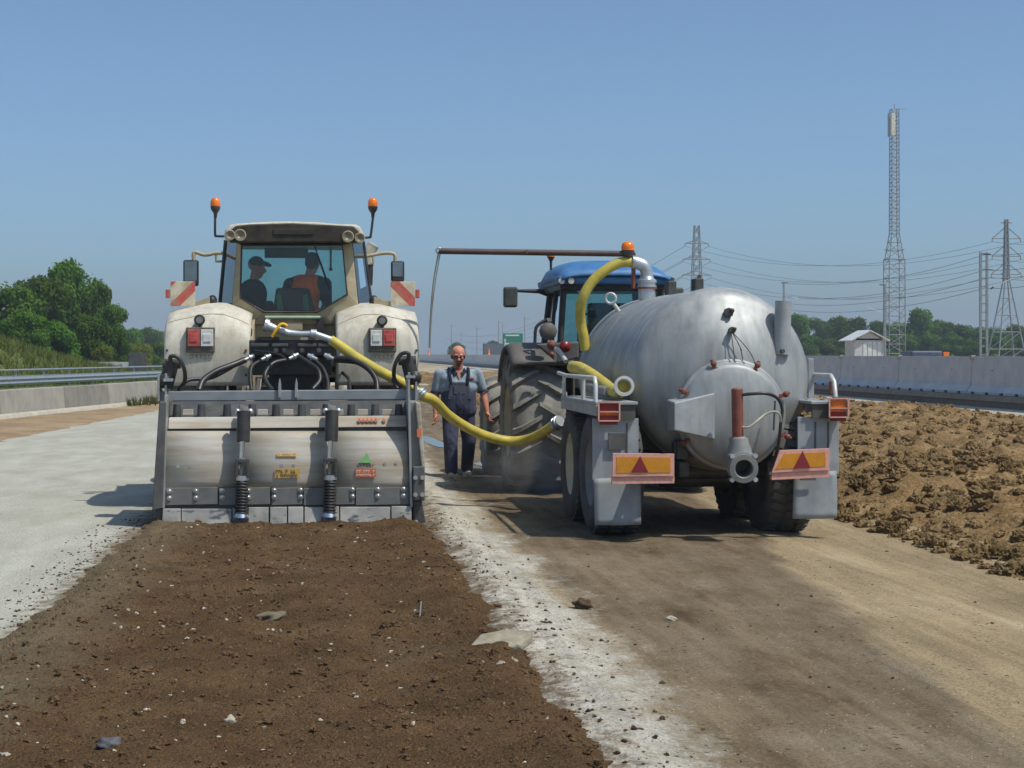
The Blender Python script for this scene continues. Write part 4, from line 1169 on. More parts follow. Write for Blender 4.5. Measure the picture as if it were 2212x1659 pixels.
for k in range(4):
    an = R_(45 + 90 * k); m = MB(); e = c + Vector((math.cos(an) * .15, 0, math.sin(an) * .15)); m.cyl(e + Vector((0, .05, 0)), e + Vector((0, -.05, 0)), .016, .022, 8); m.build('coupling_lug', M['zinc'], gv)
def hose(pts, r, mat, parent, A=A4, name='hose'):
    m = MB(); m.tube(spline([A(*p) for p in pts], 7), r, 8); return m.build(name, mat, parent)
hose([(1340, 915, Yo - .03), (1430, 905, Yo - .05), (1540, 905, Yo - .05), (1620, 940, Yo), (1658, 1020, Yo + .05), (1648, 1130, Yo + .05), (1630, 1300, Yo + .1), (1590, 1450, Yo + .15), (1560, 1540, Yo + .1)], .015, M['blackhose'], tk)
hose([(1345, 1165, Yo - .03), (1400, 1165, Yo - .06), (1460, 1120, Yo - .05), (1530, 1065, Yo), (1600, 1045, Yo), (1640, 1070, Yo), (1648, 1130, Yo + .05)], .011, paint('pale_hose', srgb(176, 172, 156), .5), tk)
m = MB(); m.tube([A4(1604, 960, 14.6), A4(1592, 1190, 14.6)], .009, 6); m.build('sight_tube', M['dark_steel'], tk)
# fittings on the rear end
for x, y, r, mt in ((1232, 275, .045, 'dark_steel'), (1260, 412, .032, 'dark_steel')):
    Yq = 15.02 if y < 300 else 14.9
    c = A4(x, y, Yq); m = MB(); m.cyl(c + Vector((0, .18, 0)), c + Vector((0, -.06, 0)), r * .7, r * .7, 12); m.cyl(c + Vector((0, -.02, 0)), c + Vector((0, -.07, 0)), r, r, 8); m.ball(c + Vector((r * .6, -.08, r * .4)), r * .5); m.build('pressure_valve', M[mt], tk)
for p in ([(1262, 430, 14.84), (1275, 520, 14.8), (1290, 650, 14.78)], [(1270, 430, 14.84), (1330, 540, 14.78), (1352, 640, 14.78)], [(1275, 430, 14.84), (1400, 570, 14.78), (1455, 685, 14.76)], [(1280, 440, 14.84), (1310, 500, 14.8), (1345, 570, 14.8)]):
    hose(p, .0045, M['dark_steel'], tk, name='chain')
# level gauge pipe on stand-offs
m = MB(); m.cyl(A4(1669, 185, 15.0), A4(1652, 600, 15.0), .078, .078, 20); g = m.build('overflow_pipe', M['galv'], tk)
for y in (330, 560):
    c = A4(1664 - (y - 185) * .04, y, 15.0); m = MB(); m.box(c.x - .03, c.x + .03, c.y, c.y + .35, c.z - .02, c.z + .02); m.build('pipe_bracket', M['galv'], g)
m = MB(); m.cyl(A4(1654, 575, 14.93), A4(1668, 575, 14.9), .02, .02); m.build('drain_cock', M['dark_steel'], g)
# lifting eyes
for x, y, Y in ((325, 165, 17.6),):
    c = A4(x, y, Y); m = MB(); m.torus(c, (.3, 1, 0), .055, .016, 20, 8); m.cyl(c + Vector((.03, 0, -.05)), c + Vector((.09, 0, -.14)), .02, .025); m.build('lifting_eye', M['white_rail'], tk)
for x, y in ((790, 45), (1000, 25)):
    c = A4(x, y, 18.2); m = MB(); m.box(c.x - .05, c.x + .05, c.y - .1, c.y + .1, c.z - .14, c.z + .02); m.cyl(c + Vector((0, 0, -.02)), c + Vector((.03, 0, .06)), .03, .02); m.build('top_fitting', M['dark_steel'], tk, .01)
# elbow on top with flange stack
Ye = 17.9
b0 = A3(1768, 395, Ye)
m = MB(); m.lathe([(.04, -.16), (.095, -.16), (.095, -.03), (.108, -.03), (.108, .0), (.098, .0), (.098, .03), (.108, .03), (.108, .06), (.085, .07), (.072, .10)], b0, (0, 0, 1), 28, True); ef = m.build('pipe_flange', M['zinc'], tk)
m = MB(); m.lathe([(.111, -.04), (.111, -.02)], b0, (0, 0, 1), 28); m.build('gasket', M['rust'], ef)
m = MB(); m.tube(spline([A3(1768, 360, Ye), A3(1766, 300, Ye), A3(1745, 245, Ye), (A3(1690, 218, Ye)), A3(1660, 212, Ye)], 6), .07, 18); m.build('pipe_elbow', M['zinc'], tk)
# boom with its prop, beacon and hanging line
m = MB(); m.tube([A3(152, 128, Ye), A3(1672, 150, Ye)], .034, 10); m.cyl(A3(820, 128, Ye), A3(830, 150, Ye), .04, .04); boom = m.build('boom', paint('brown_boom_pipe', srgb(72, 50, 48), .5, var=.2, dust=.1), tk)
m = MB(); m.tube([A3(1664, 140, Ye), A3(1664, 420, Ye)], .024, 8); m.build('boom_post', M['rust'], boom)
for dx in (0, 14):
    m = MB(); m.tube(spline([A3(150 + dx, 130, Ye), A3(112 + dx, 350, Ye), A3(88 + dx * .6, 600, Ye), A3(76 + dx * .3, 880, Ye)], 8), .006 if dx else .009, 5); m.build('hanging_line', paint('pale_cord', srgb(120, 126, 120), .7), boom)
m = MB(); m.torus(A3(150, 125, Ye), (0, 1, 0), .03, .01, 14, 6); m.build('end_ring', M['zinc'], boom)
c = A3(1620, 172, Ye - .02)
m = MB(); m.cyl(c, c + Vector((0, 0, .07)), .045, .07, 14); bk = m.build('beacon', M['dark_steel'], tk)
m = MB(); m.lathe([(.072, .07), (.074, .11), (.062, .15), (.03, .168), (.001, .17)], c, (0, 0, 1), 18); m.build('dome', M['amber'], bk)

# running gear ------------------------------------------------------
def road_wheel(c, R, w, parent, side, rimm=None):
    c = Vector(c); m = MB(); rim = R * .56
    m.lathe([(.001, side * w * .18), (rim * .3, side * w * .18), (rim * .32, side * w * .05), (rim * .8, side * w * .02), (rim * .92, side * w * .25), (rim * 1.0, side * w * .44), (rim * 1.03, side * w * .45)], c, (1, 0, 0), 32)
    m.lathe([(rim * 1.0, -w * .45), (rim * .95, w * .45)], c, (1, 0, 0), 28)
    wh = m.build('wheel', rimm or M['rim_cream2'], parent)
    m = MB(); m.lathe([(rim, -w * .45), (rim * 1.1, -w * .5), (R * .85, -w * .52), (R * .95, -w * .46), (R * .985, -w * .36), (R, -w * .15), (R, w * .15), (R * .985, w * .36), (R * .95, w * .46), (R * .85, w * .52), (rim * 1.1, w * .5), (rim, w * .45)], c, (1, 0, 0), 48)
    for k in range(36):
        th = 2 * math.pi * k / 36
        for sx in (-.33, 0, .33):
            cc = c + Vector((sx * w, -math.sin(th) * R * .995, math.cos(th) * R * .995)); rad = Vector((0, -math.sin(th), math.cos(th))); tan = Vector((0, math.cos(th), math.sin(th)))
            m.bar(cc - Vector((w * .12, 0, 0)) + tan * .015, cc + Vector((w * .12, 0, 0)) - tan * .015, .06, .03, rad)
    m.build('tyre', M['tyre_road'], wh)
xl = at(1300, 1100, 14.6).x; xr = at(1786, 1100, 14.6).x
WR = .57
for y in (15.42, 16.68):
    rm = M['castgrey'] if y < 16 else M['rim_cream2']
    road_wheel((xl + .23, y, WR), WR, .44, tk, -1, rm); road_wheel((xr - .23, y, WR), WR, .44, tk, 1, M['castgrey'])
    m = MB(); m.cyl((xl + .3, y, WR), (xr - .3, y, WR), .07, .07, 14); m.build('axle', M['dark_steel'], tk)
m = MB()
for s in (-1, 1):
    m.box(uT + s * .42 - .06, uT + s * .42 + .06, 14.95, 18.9, .72, .90); m.box(uT + s * .42 - .05, uT + s * .42 + .05, 14.9, 16.8, .56, .70)
m.box(uT - .5, uT + .5, 14.98, 15.1, .74, .88); m.bar((uT - .36, 18.8, .8), (uT, 19.9, .72), .1, .14); m.bar((uT + .36, 18.8, .8), (uT, 19.9, .72), .1, .14)
m.build('chassis', M['dark_steel'], tk, .01)
m = MB(); m.box(uT - .6, uT - .1, 16.9, 17.8, .5, .72); m.cyl((uT - .5, 15.6, .5), (uT + .2, 15.6, .5), .09, .09, 14); m.build('air_tank', M['dark_steel'], tk, .03)

# platforms over the wheels, rails, rear panels
zP = at(1290, 868, 14.72).z
xPL0, xPL1 = at(1287, 868, 14.72).x, at(1378, 868, 14.72).x
xPR0, xPR1 = at(1752, 862, 14.72).x, at(1822, 862, 14.72).x
for x0, x1 in ((xPL0, xPL1), (xPR0, xPR1)):
    m = MB(); m.box(x0, x1, 14.72, 16.9, zP - .03, zP); m.box(x0, x0 + .03, 14.72, 16.9, zP - .13, zP - .031) if x0 == xPL0 else m.box(x1 - .03, x1, 14.72, 16.9, zP - .13, zP - .031); m.build('platform', M['galv'], tk, .005)
    m = MB(); m.box(x0 + .02, x1 - .02, 14.74, 14.78, zP - .16, zP - .03); m.build('platform_end', M['casing'], tk)
m = MB(); m.prism([A4(1862, 632, 15.5), A4(1905, 632, 15.5), A4(1908, 940, 15.5), A4(1862, 960, 15.5)], (0, .04, 0)); m.build('side_plate', M['galv'], tk, .005); m = MB(); m.prism([A4(1850, 945, 15.0), A4(2005, 945, 15.0), A4(1975, 1035, 15.0), A4(1842, 1052, 15.0)], (0, .04, 0)); m.build('corner_bracket', M['galv'], tk, .005)
# rails: bent tubes
xr_ = xPL0 + .02
zr = at(1245, 812, 16.4).z
rr = [(xr_, 14.85, zP), (xr_, 14.85, zr - .06), (xr_, 14.90, zr), (xr_, 16.6, zr), (xr_, 17.2, zr + .02)]
m = MB(); m.tube(rr, .021, 8); m.build('hand_rail', M['white_rail'], tk)
for y in (15.55, 16.8):
    m = MB(); m.cyl((xr_, y, zP), (xr_, y, zr), .02, .02, 8); m.build('rail_post', M['white_rail'], tk)
m = MB(); m.tube(spline([A3(1060, 890, 18.3), A3(1085, 905, 18.2), A3(1140, 985, 18.0)], 5), .026, 8); m.tube([A3(1062, 890, 18.3), A3(1058, 990, 18.3)], .016, 6); m.build('front_grab_rail', M['white_rail'], tk)
m = MB(); xq = xPR1 - .03; zq_ = A4(2050, 762, 15.2).z; m.tube([(xq, 16.9, zP), (xq, 16.9, zq_ - .05), (xq, 16.85, zq_), (xq, 15.0, zq_), (xq, 14.9, zq_ - .06), (xq, 14.85, zP)], .022, 8); m.build('hand_rail', M['white_rail'], tk)
m = MB(); c = A4(2062, 860, 16.5); m.box(c.x - .04, c.x + .04, c.y, c.y + .05, c.z - .07, c.z + .07); m.build('side_marker', M['rust'], tk, .006)
# tail lamps in cages
for (x0, x1, y0, y1) in ((232, 394, 970, 1116), (2026, 2172, 942, 1088)):
    Yq = 14.62
    m = MB(); m.prism(rect_px(A4, x0 + 6, y0 + 6, x1 - 8, y1 - 6, Yq + .03), (0, .06, 0)); m.prism(rect_px(A4, x0 + 30, y0 - 12, x1 - 20, y0 + 6, Yq + .05), (0, .04, 0)); h = m.build('tail_lamp', M['black'], tk, .006)
    ym = y0 + .52 * (y1 - y0)
    for a, b, mt in ((y0 + 12, ym - 4, 'dark_red' if x0 < 1000 else 'orange_lens'), (ym, ym + 28, 'orange_lens'), (ym + 28, y1 - 10, 'dark_red'), (y1 + 4, y1 + 30, 'dark_red')):
        m = MB(); m.prism(rect_px(A4, x0 + 12, a, x1 - 14, b, Yq + .012), (0, .03, 0)); m.build('lens', M[mt], h, .004)
    m = MB()
    r = rect_px(A4, x0, y0, x1, y1, Yq); 
    for k in range(4): m.bar(r[k], r[(k + 1) % 4], .012, .02, (0, 1, 0))
    m.bar(A4(x0, ym, Yq), A4(x1, ym, Yq), .01, .02, (0, 1, 0)); m.build('lamp_cage', M['pinkborder'], h)
# rear mudguards and flaps
for side, (ux0, ux1, uy0, uy1, fx0, fx1, fy1) in (('l', (590, 876, 215, 600, 602, 892, 876)), ('r', (1866, 2122, 205, 560, 1834, 2112, 836))):
    Yq = 14.78
    m = MB(); m.prism(rect_px(A5, ux0, uy0, ux1, uy1, Yq), (0, .02, 0)); up = m.build('rear_panel', M['galv'], tk, .004)
    for xk in ((ux0 + ux1) / 2 - 20, (ux0 + ux1) / 2 + 60) if side == 'r' else (ux1 - 75,):
        m = MB(); m.prism(rect_px(A5, xk, uy0 + 30, xk + 8, uy1 - 10, Yq - .012), (0, .012, 0)); m.build('panel_rib', M['casing'], up)
    p = [A5(fx0 - (6 if side == 'l' else -8), uy1 - 12, Yq - .012), A5(fx1 - 5, uy1 - 20, Yq - .012), A5(fx1, fy1, Yq - .05), A5(fx0 + 4, fy1 + 4, Yq - .05)]
    def fn(a, b, p=p):
        v = (p[0].lerp(p[1], a)).lerp(p[3].lerp(p[2], a), b); return v + Vector((0, .02 * math.sin(a * 5 + b * 2) * b, 0))
    m = MB(); m.grid(8, 8, fn); m.build('mudflap', M['galv_flap'], tk, solid=.012)
m = MB(); m.prism(rect_px(A5, 688, 305, 792, 412, 14.745), (0, .015, 0)); m.build('plate_bracket', M['casing'], tk, .003)
m = MB(); m.prism(rect_px(A5, 1880, 572, 1980, 600, 14.70), (0, .012, 0)); m.build('flap_bracket', M['casing'], tk)
# triangle boards
for pts, tri in ((((342, 1368), (820, 1372), (820, 1548), (338, 1552)), ((555, 1390), (618, 1516), (484, 1516))), (((1640, 1345), (2026, 1330), (2026, 1500), (1576, 1522)), ((1818, 1352), (1880, 1482), (1746, 1488)))):
    Yq = 14.5
    P = [A4(x, y, Yq) for x, y in pts]; m = MB(); m.prism(P, (0, .02, 0)); bd = m.build('triangle_board', M['pinkborder'], tk, .003)
    cx_ = sum(p[0] for p in pts) / 4; cy_ = sum(p[1] for p in pts) / 4
    inner = []
    for (x, y) in pts: inner.append(A4(x + (30 if x < cx_ else -30), y + (30 if y < cy_ else -30), Yq - .004))
    m = MB(); m.prism(inner, (0, .003, 0)); m.build('amber_field', M['ambersheet'], bd)
    m = MB(); m.prism([A4(x, y, Yq - .009) for x, y in tri], (0, .004, 0)); m.build('red_triangle', M['maroon'], bd)
    m = MB(); a, b = A4(pts[3][0], pts[3][1] + 2, Yq + .02), A4(pts[2][0], pts[2][1] + 2, Yq + .02); m.bar(a + Vector((0, .03, -.03)), b + Vector((0, .03, -.03)), .07, .06); m.build('board_rail', M['pinkborder'], bd)
    m = MB(); xm = (pts[1][0] + pts[0][0]) / 2; c = A4(xm, 1500, Yq + .05); m.bar(c, (c.x, 15.05, .8), .05, .05); m.build('board_arm', M['dark_steel'], bd)

# ================================================================== BLUE TRACTOR
YB_ = 20.3
uB = 3.58
bt = thing('blue_tractor', 'blue roofed tractor pulling the steel tanker, partly hidden behind it', 'tractor', (uB, YB_, 0))
M['blue'] = paint('blue_tractor_paint', srgb(14, 108, 168), .42, var=.1, dust=.25, dscale=3)
M['fender_grey'] = paint('dark_grey_fender', (.06, .06, .062), .55, var=.15, dust=.35, dscale=4)
xR = at(1108, 930, YB_ - .85).x
wR = .68
for s in (-1, 1):
    cx_ = uB + s * (uB - xR - wR / 2)
    lug_tyre((cx_, YB_, .87), .87, wR, .44, 17, bt, M['rim_cream'], lug=.07)
    lug_tyre((uB + s * (uB - xR - .27), YB_ + 2.75, .70), .70, .54, .36, 16, bt, M['rim_cream'], lug=.06)
# fenders
for s in (-1, 1):
    xo = uB + s * (uB - xR - .0); xi = uB + s * .52
    def fn(a, b, s=s, xo=xo, xi=xi):
        th = R_(-8 + 150 * b); r = .99 - .05 * (1 - min(1, (1 - abs(2 * a - 1)) * 5)) ** 2
        return (xo + (xi - xo) * a, YB_ - r * math.cos(R_(48 + 100 * b)), .84 + r * math.sin(R_(48 + 100 * b)))
    m = MB(); m.grid(10, 16, fn); m.build('rear_fender', M['fender_grey'], bt, solid=.03)
    m = MB(); P = [fn(1, k / 10) for k in range(11)]; m.prism([Vector(p) for p in P] + [Vector((xi, P[-1][1], 1.0)), Vector((xi, P[0][1], 1.0))], (s * -.02, 0, 0)); m.build('inner_fender', M['fender_grey'], bt)
m = MB(); m.box(uB - .32, uB + .32, YB_ - .7, YB_ + 1.3, .5, 1.3); m.box(uB - .26, uB + .26, YB_ + 1.3, YB_ + 3.3, .55, 1.05); m.cyl((uB - .8, YB_, .87), (uB + .8, YB_, .87), .16, .16); m.cyl((uB - .7, YB_ + 2.75, .7), (uB + .7, YB_ + 2.75, .7), .09, .09); m.build('chassis', M['dark_steel'], bt, .03)
m = MB(); m.prism([(uB - .38, YB_ + 1.4, 1.0), (uB + .38, YB_ + 1.4, 1.0), (uB + .42, YB_ + 1.4, 1.4), (uB + .3, YB_ + 1.4, 1.72), (uB - .3, YB_ + 1.4, 1.72), (uB - .42, YB_ + 1.4, 1.4)], (0, 2.1, -.08)); m.build('bonnet', M['blue'], bt, .08, seg=3)
# cab
YQ = YB_ - .45; YQf = YB_ + 1.15
zS = 1.72
xw = .70
cabw = [(-.62, YQ, -.70, zS), (.62, YQ, .70, zS)]
zr_ = A3(1100, 375, YQ).z
def cabpt(x, Y, z): return Vector((uB + x, Y, z))
BL, BR = cabpt(-.66, YQ, zS), cabpt(.66, YQ, zS); TL_, TR_ = cabpt(-.60, YQ + .05, zr_), cabpt(.60, YQ + .05, zr_)
FBL, FBR = cabpt(-.66, YQf, zS - .1), cabpt(.66, YQf, zS - .1); FTL, FTR = cabpt(-.56, YQf - .1, zr_), cabpt(.56, YQf - .1, zr_)
for nm, q, d in (('rear_window', (BL, BR, TR_, TL_), (0, .006, 0)), ('side_window', (BL, FBL, FTL, TL_), (.006, 0, 0)), ('side_window', (BR, FBR, FTR, TR_), (.006, 0, 0)), ('windscreen', (FBL, FBR, FTR, FTL), (0, .006, 0))):
    m = MB(); m.prism(q, d); m.build(nm, M['glass'], bt)
for a, b in ((BL, TL_), (BR, TR_), (FBL, FTL), (FBR, FTR)):
    m = MB(); m.tube([a, b], .04, 8); m.build('pillar', M['black'], bt)
m = MB(); ml, mt_ = BL.lerp(FBL, .52), TL_.lerp(FTL, .52); m.tube([ml, mt_], .03, 8); m.build('door_pillar', M['black'], bt)
m = MB(); m.hexa([cabpt(-.66, YQ, zS - .45), cabpt(.66, YQ, zS - .45), cabpt(.66, YQf, zS - .6), cabpt(-.66, YQf, zS - .6), BL, BR, FBR, FBL]); m.build('cab_base', M['black'], bt, .02)
m = MB(); m.box(uB - .24, uB + .24, YQ + .35, YQ + .5, zS, zS + .62); m.box(uB - .24, uB + .24, YQ + .35, YQ + .85, zS, zS + .15); m.build('driver_seat', M['black'], bt, .03)
m = MB(); m.box(uB - .2, uB + .2, YQf - .3, YQf - .05, zS, zS + .35); m.torus((uB, YQf - .4, zS + .42), (0, -.6, 1), .2, .016); m.build('dashboard', M['black'], bt, .02)
# blue roof: domed shell
rp = [(945, 360), (950, 318), (985, 292), (1080, 262), (1150, 225), (1240, 200), (1420, 192), (1620, 205), (1780, 235), (1900, 268), (1940, 310), (1942, 345), (1800, 362), (1400, 372), (1050, 372)]
def rfn(a, b):
    w = math.sin(math.pi * max(.0001, min(.9999, a)))
    xx = -.72 + 1.44 * a
    e = abs(2 * a - 1); f = abs(2 * b - 1)
    dome = (1 - e ** 3.2) ** .5 * (1 - .75 * f ** 4)
    return (uB + xx * (1 - .08 * f ** 4), YQ - .22 + 1.95 * b, zr_ + .03 + .31 * dome * (1 - .25 * (1 - b)))
m = MB(); m.grid(20, 14, rfn); m.build('roof', M['blue'], bt, solid=.03)
m = MB(); m.prism([cabpt(-.70, YQ - .18, zr_ - .02), cabpt(.70, YQ - .18, zr_ - .02), cabpt(.72, YQ - .18, zr_ + .08), cabpt(-.72, YQ - .18, zr_ + .08)], (0, 1.85, 0)); m.build('roof_rim', M['blue'], bt, .03)
m = MB(); m.prism([cabpt(-.66, YQ - .05, zr_ - .08), cabpt(.66, YQ - .05, zr_ - .08), cabpt(.66, YQ - .05, zr_ - .021), cabpt(-.66, YQ - .05, zr_ - .021)], (0, 1.5, 0)); m.build('roof_underside', M['black'], bt)
for x in (1105, 1180):
    c = A3(x, 358, YQ - .2); m = MB(); m.lathe([(.03, .08), (.045, .04), (.048, 0), (.04, -.006)], c, (0, 1, 0), 18); wl = m.build('roof_lamp', M['black'], bt); m = MB(); m.lathe([(.001, -.006), (.042, -.002)], c, (0, 1, 0), 16); m.build('lens', M['white_lens'], wl)
c = A3(1022, 275, YQ + .4)
m = MB(); m.cyl(c, A3(1022, 200, YQ + .4), .014, .018, 8); m.cyl(A3(1022, 205, YQ + .4), A3(1022, 172, YQ + .4), .02, .05, 14); bk = m.build('beacon', M['black'], bt)
m = MB(); m.lathe([(.05, 0), (.052, .05), (.04, .08), (.001, .09)], A3(1022, 174, YQ + .4), (0, 0, 1), 16); m.build('dome', M['orange_lens'], bk)
# mirror left and right
Ym = YQf - .2
for sgn in (1, -1):
    def X3(x, y, Y):
        p = A3(x, y, Y); return p if sgn > 0 else Vector((2 * uB - p.x, p.y, p.z))
    m = MB(); m.tube([X3(1015, 462, Ym), X3(930, 440, Ym), X3(740, 436, Ym)], [.045, .03, .018], 8); mr = m.build('mirror', M['black'], bt)
    m = MB(); m.prism([X3(655, 405, Ym - .05), X3(766, 405, Ym - .05), X3(764, 565, Ym - .05), X3(655, 565, Ym - .05)], (0, .1, 0)); m.build('housing', paint('dark_green_black_housing', (.03, .045, .045), .35), mr, .03, seg=3)
# fender-side details: round control plate, grab handle, tail lamps
c = A3(1000, 752, YQ - .25); m = MB(); m.lathe([(.001, -.02), (.105, -.02), (.112, 0), (.105, .03), (.001, .03)], c, (0, 1, 0), 10); m.bar(c + Vector((.02, .03, .1)), A3(1000, 660, YQ - .1), .04, .04); m.build('lamp_back', M['fender_grey'], bt)
m = MB(); m.tube(spline([A3(897, 840, YQ - .1), A3(903, 740, YQ - .1), A3(925, 700, YQ - .1), A3(985, 662, YQ - .1)], 6), .02, 8); m.build('grab_handle', M['black'], bt)
for x, y, r in ((1028, 858, .055), (1132, 870, .065), (1028, 930, .03)):
    c = A3(x, y, YQ - .5); m = MB(); m.lathe([(.001, -.03), (r, -.02), (r * 1.08, 0), (r * .9, .05), (.001, .05)], c, (0, 1, 0), 16); m.build('tail_lamp', M['rust'] if r < .06 else M['dark_red'], bt)
m = MB(); m.prism([A3(900, 850, YQ - .35), A3(1240, 830, YQ - .35), A3(1240, 960, YQ - .35), A3(1080, 1000, YQ - .35)], (0, .08, 0)); m.build('rear_panel', M['casing'], bt, .02)

# ================================================================== HOSES (loose things)
def one_hose(name, pts, r, label, ends=(), rings=0):
    t = thing(name, label, 'hose', (pts[len(pts) // 2][0], pts[len(pts) // 2][1], min(p[2] for p in pts)))
    P = spline(pts, 10)
    m = MB(); m.tube(P, r, 16); h = m.build('hose_wall', M['yhose'], t)
    for a, b in ends:
        m = MB(); d = (Vector(b) - Vector(a)); m.cyl(a, b, r * 1.12, r * 1.12, 18); m.torus(Vector(a) + d * .35, d, r * 1.2, r * .22, 20, 6); m.torus(Vector(a) + d * .75, d, r * 1.2, r * .22, 20, 6); m.build('coupling', M['zinc'], t)
    return t
YP2 = YS + 1.43
pts = [A1(1405, 1204, YP2), A1(1480, 1250, YP2), A1(1600, 1335, YP2 - .1), A1(1740, 1420, YP2 - .2), A1(1900, 1505, YP2 - .3), A1(2020, 1570, YP2 - .35), A1(2120, 1640, YP2 - .4)]
pts += [A3(110, 1290, YP2 - .3), A3(220, 1400, YP2 - .1), A3(370, 1500, YP2 + .1), A3(530, 1570, YP2 + .25), A3(700, 1605, YP2 + .3), A3(830, 1595, YP2 + .2), A3(950, 1545, YP2 + .0), A3(1055, 1475, YP2 - .2)]
one_hose('water_hose', pts, .054, 'long yellow hose sagging from the cream tractor across to the tanker wheels',
         ends=((A1(2085, 1600, YP2 - .42), A1(2125, 1640, YP2 - .42)), (A3(1045, 1482, YP2 - .19), A3(1095, 1448, YP2 - .28))))
P = [A3(1665, 213, Ye), A3(1560, 218, Ye), A3(1440, 280, Ye), A3(1340, 370, Ye), A3(1275, 480, Ye), A3(1250, 590, Ye + .05), A3(1255, 690, Ye + .1), A3(1275, 790, Ye + .1), A3(1290, 900, Ye + .1)]
one_hose('suction_hose', P, .057, 'thick yellow hose arching from the pipe elbow on top of the tank', ends=((A3(1650, 213, Ye), A3(1672, 213, Ye)),))
P = [A3(1190, 1030, 16.9), A3(1240, 1035, 16.7), A3(1330, 1085, 16.3), A3(1420, 1150, 15.9), A3(1490, 1205, 15.5), A3(1545, 1225, 15.15), A3(1590, 1190, 14.98)]
one_hose('spare_hose', P, .062, 'short yellow hose lying on the left platform of the tanker', ends=())
c = A3(1588, 1180, 14.94)
ob = MB(); ob.lathe([(.062, .08), (.085, .06), (.088, -.02), (.094, -.02), (.094, -.05), (.068, -.052), (.062, -.04), (.06, .07)], c, (.1, 1, -.1), 28, True)
ob.build('coupling_ring', M['white_rail'], [o for o in bpy.data.objects if o.name == 'spare_hose'][0])
P = [A3(1290, 1175, 16.3), A3(1400, 1205, 15.8), A3(1470, 1225, 15.4)]
m = MB(); m.tube(P, .05, 14); one(m, 'steel_pipe', M['castgrey'], 'short grey pipe lying beside the spare yellow hose on the platform', 'pipe')

# ================================================================== PEOPLE
def blob(mb, voxel, smooth=6, subs=0):
    """fuse overlapping closed shapes into one continuous surface"""
    me = bpy.data.meshes.new('tmp'); me.from_pydata(mb.v, [], mb.f); me.update()
    ob = bpy.data.objects.new('tmp', me); COL.objects.link(ob)
    bm = bmesh.new(); bm.from_mesh(me); bmesh.ops.remove_doubles(bm, verts=bm.verts, dist=1e-5); bmesh.ops.recalc_face_normals(bm, faces=bm.faces); bm.to_mesh(me); bm.free()
    r = ob.modifiers.new('r', 'REMESH'); r.mode = 'VOXEL'; r.voxel_size = voxel; r.use_smooth_shade = True
    s = ob.modifiers.new('s', 'SMOOTH'); s.iterations = smooth; s.factor = .5
    dg = bpy.context.evaluated_depsgraph_get(); dg.update()
    out = bpy.data.meshes.new_from_object(ob.evaluated_get(dg))
    bpy.data.objects.remove(ob); bpy.data.meshes.remove(me)
    for p in out.polygons: p.use_smooth = True
    return out


def cloth(name, col, var=.15, fold=.5, scale=14):
    t = NT(name)
    c = t.mix(t.ramp(t.noise(6, 5), [(.35, 0), (.65, 1)]), tuple(x * (1 - var) for x in col), tuple(x * (1 + var) for x in col))
    t.set(c, .9, 0, .15)
    w = t.noise(1, 4, .55, t.mapped((scale, scale, scale * .45)), 1.2)
    t.bump(w, fold, .03)
    return t.mat


skin = NT('sunburnt_skin'); skin.set(skin.mix(skin.ramp(skin.noise(9, 4), [(.35, 0), (.65, 1)]), srgb(186, 118, 96), srgb(212, 150, 126)), .55, 0, .3); M['skin'] = skin.mat
M['hair'] = paint('dark_grey_hair', srgb(58, 52, 48), .8, var=.3, scale=60, dust=0)
M['beard'] = paint('grizzled_beard', srgb(96, 84, 76), .9, var=.3, scale=70, dust=0)


def part_mesh(name, me, mat, parent):
    o_ = ORI[parent.name]; me.transform(Matrix.Translation((-o_[0], -o_[1], -o_[2])))
    me.name = name; me.materials.clear(); me.materials.append(mat)
    o = bpy.data.objects.new(name, me); COL.objects.link(o); o.parent = parent; ORI[o.name] = ORI[parent.name]; return o


def hand(m, wrist, elbow, side, curl=.5):
    """five unequal curled fingers rooted in a palm; hangs along the forearm"""
    w = Vector(wrist); d = (w - Vector(elbow)).normalized()
    f = Vector((0, -1, 0)); f = (f - d * f.dot(d)).normalized()
    sd = d.cross(f).normalized()
    m.caps(w, w + d * .04, .028, .034); m.caps(w + d * .03 + f * .022, w + d * .09 + f * .024, .022, .018); m.caps(w + d * .03 - f * .018, w + d * .085 - f * .024, .022, .018); m.caps(w + d * .05, w + d * .09, .03, .022)
    inn = sd * (1 if side > 0 else -1)
    for k, (o, L) in enumerate(((.034, .070), (.012, .080), (-.012, .075), (-.034, .058))):
        a = w + d * .095 + f * o; b = a + (d * .8 + inn * .45 * curl * 1.4).normalized() * L * .5; c_ = b + (d * .35 + inn * 1.1 * curl * 1.6).normalized() * L * .5
        m.caps(a, b, .0105, .0098, 10); m.caps(b, c_, .0098, .0085, 10)
    a = w + d * .035 + f * .035; b = a + (d * .55 + f * .6 + inn * .3).normalized() * .045; c_ = b + (d * .9 + f * .05 + inn * .4).normalized() * .036
    m.caps(a, b, .0145, .012, 10); m.caps(b, c_, .012, .0095, 10)


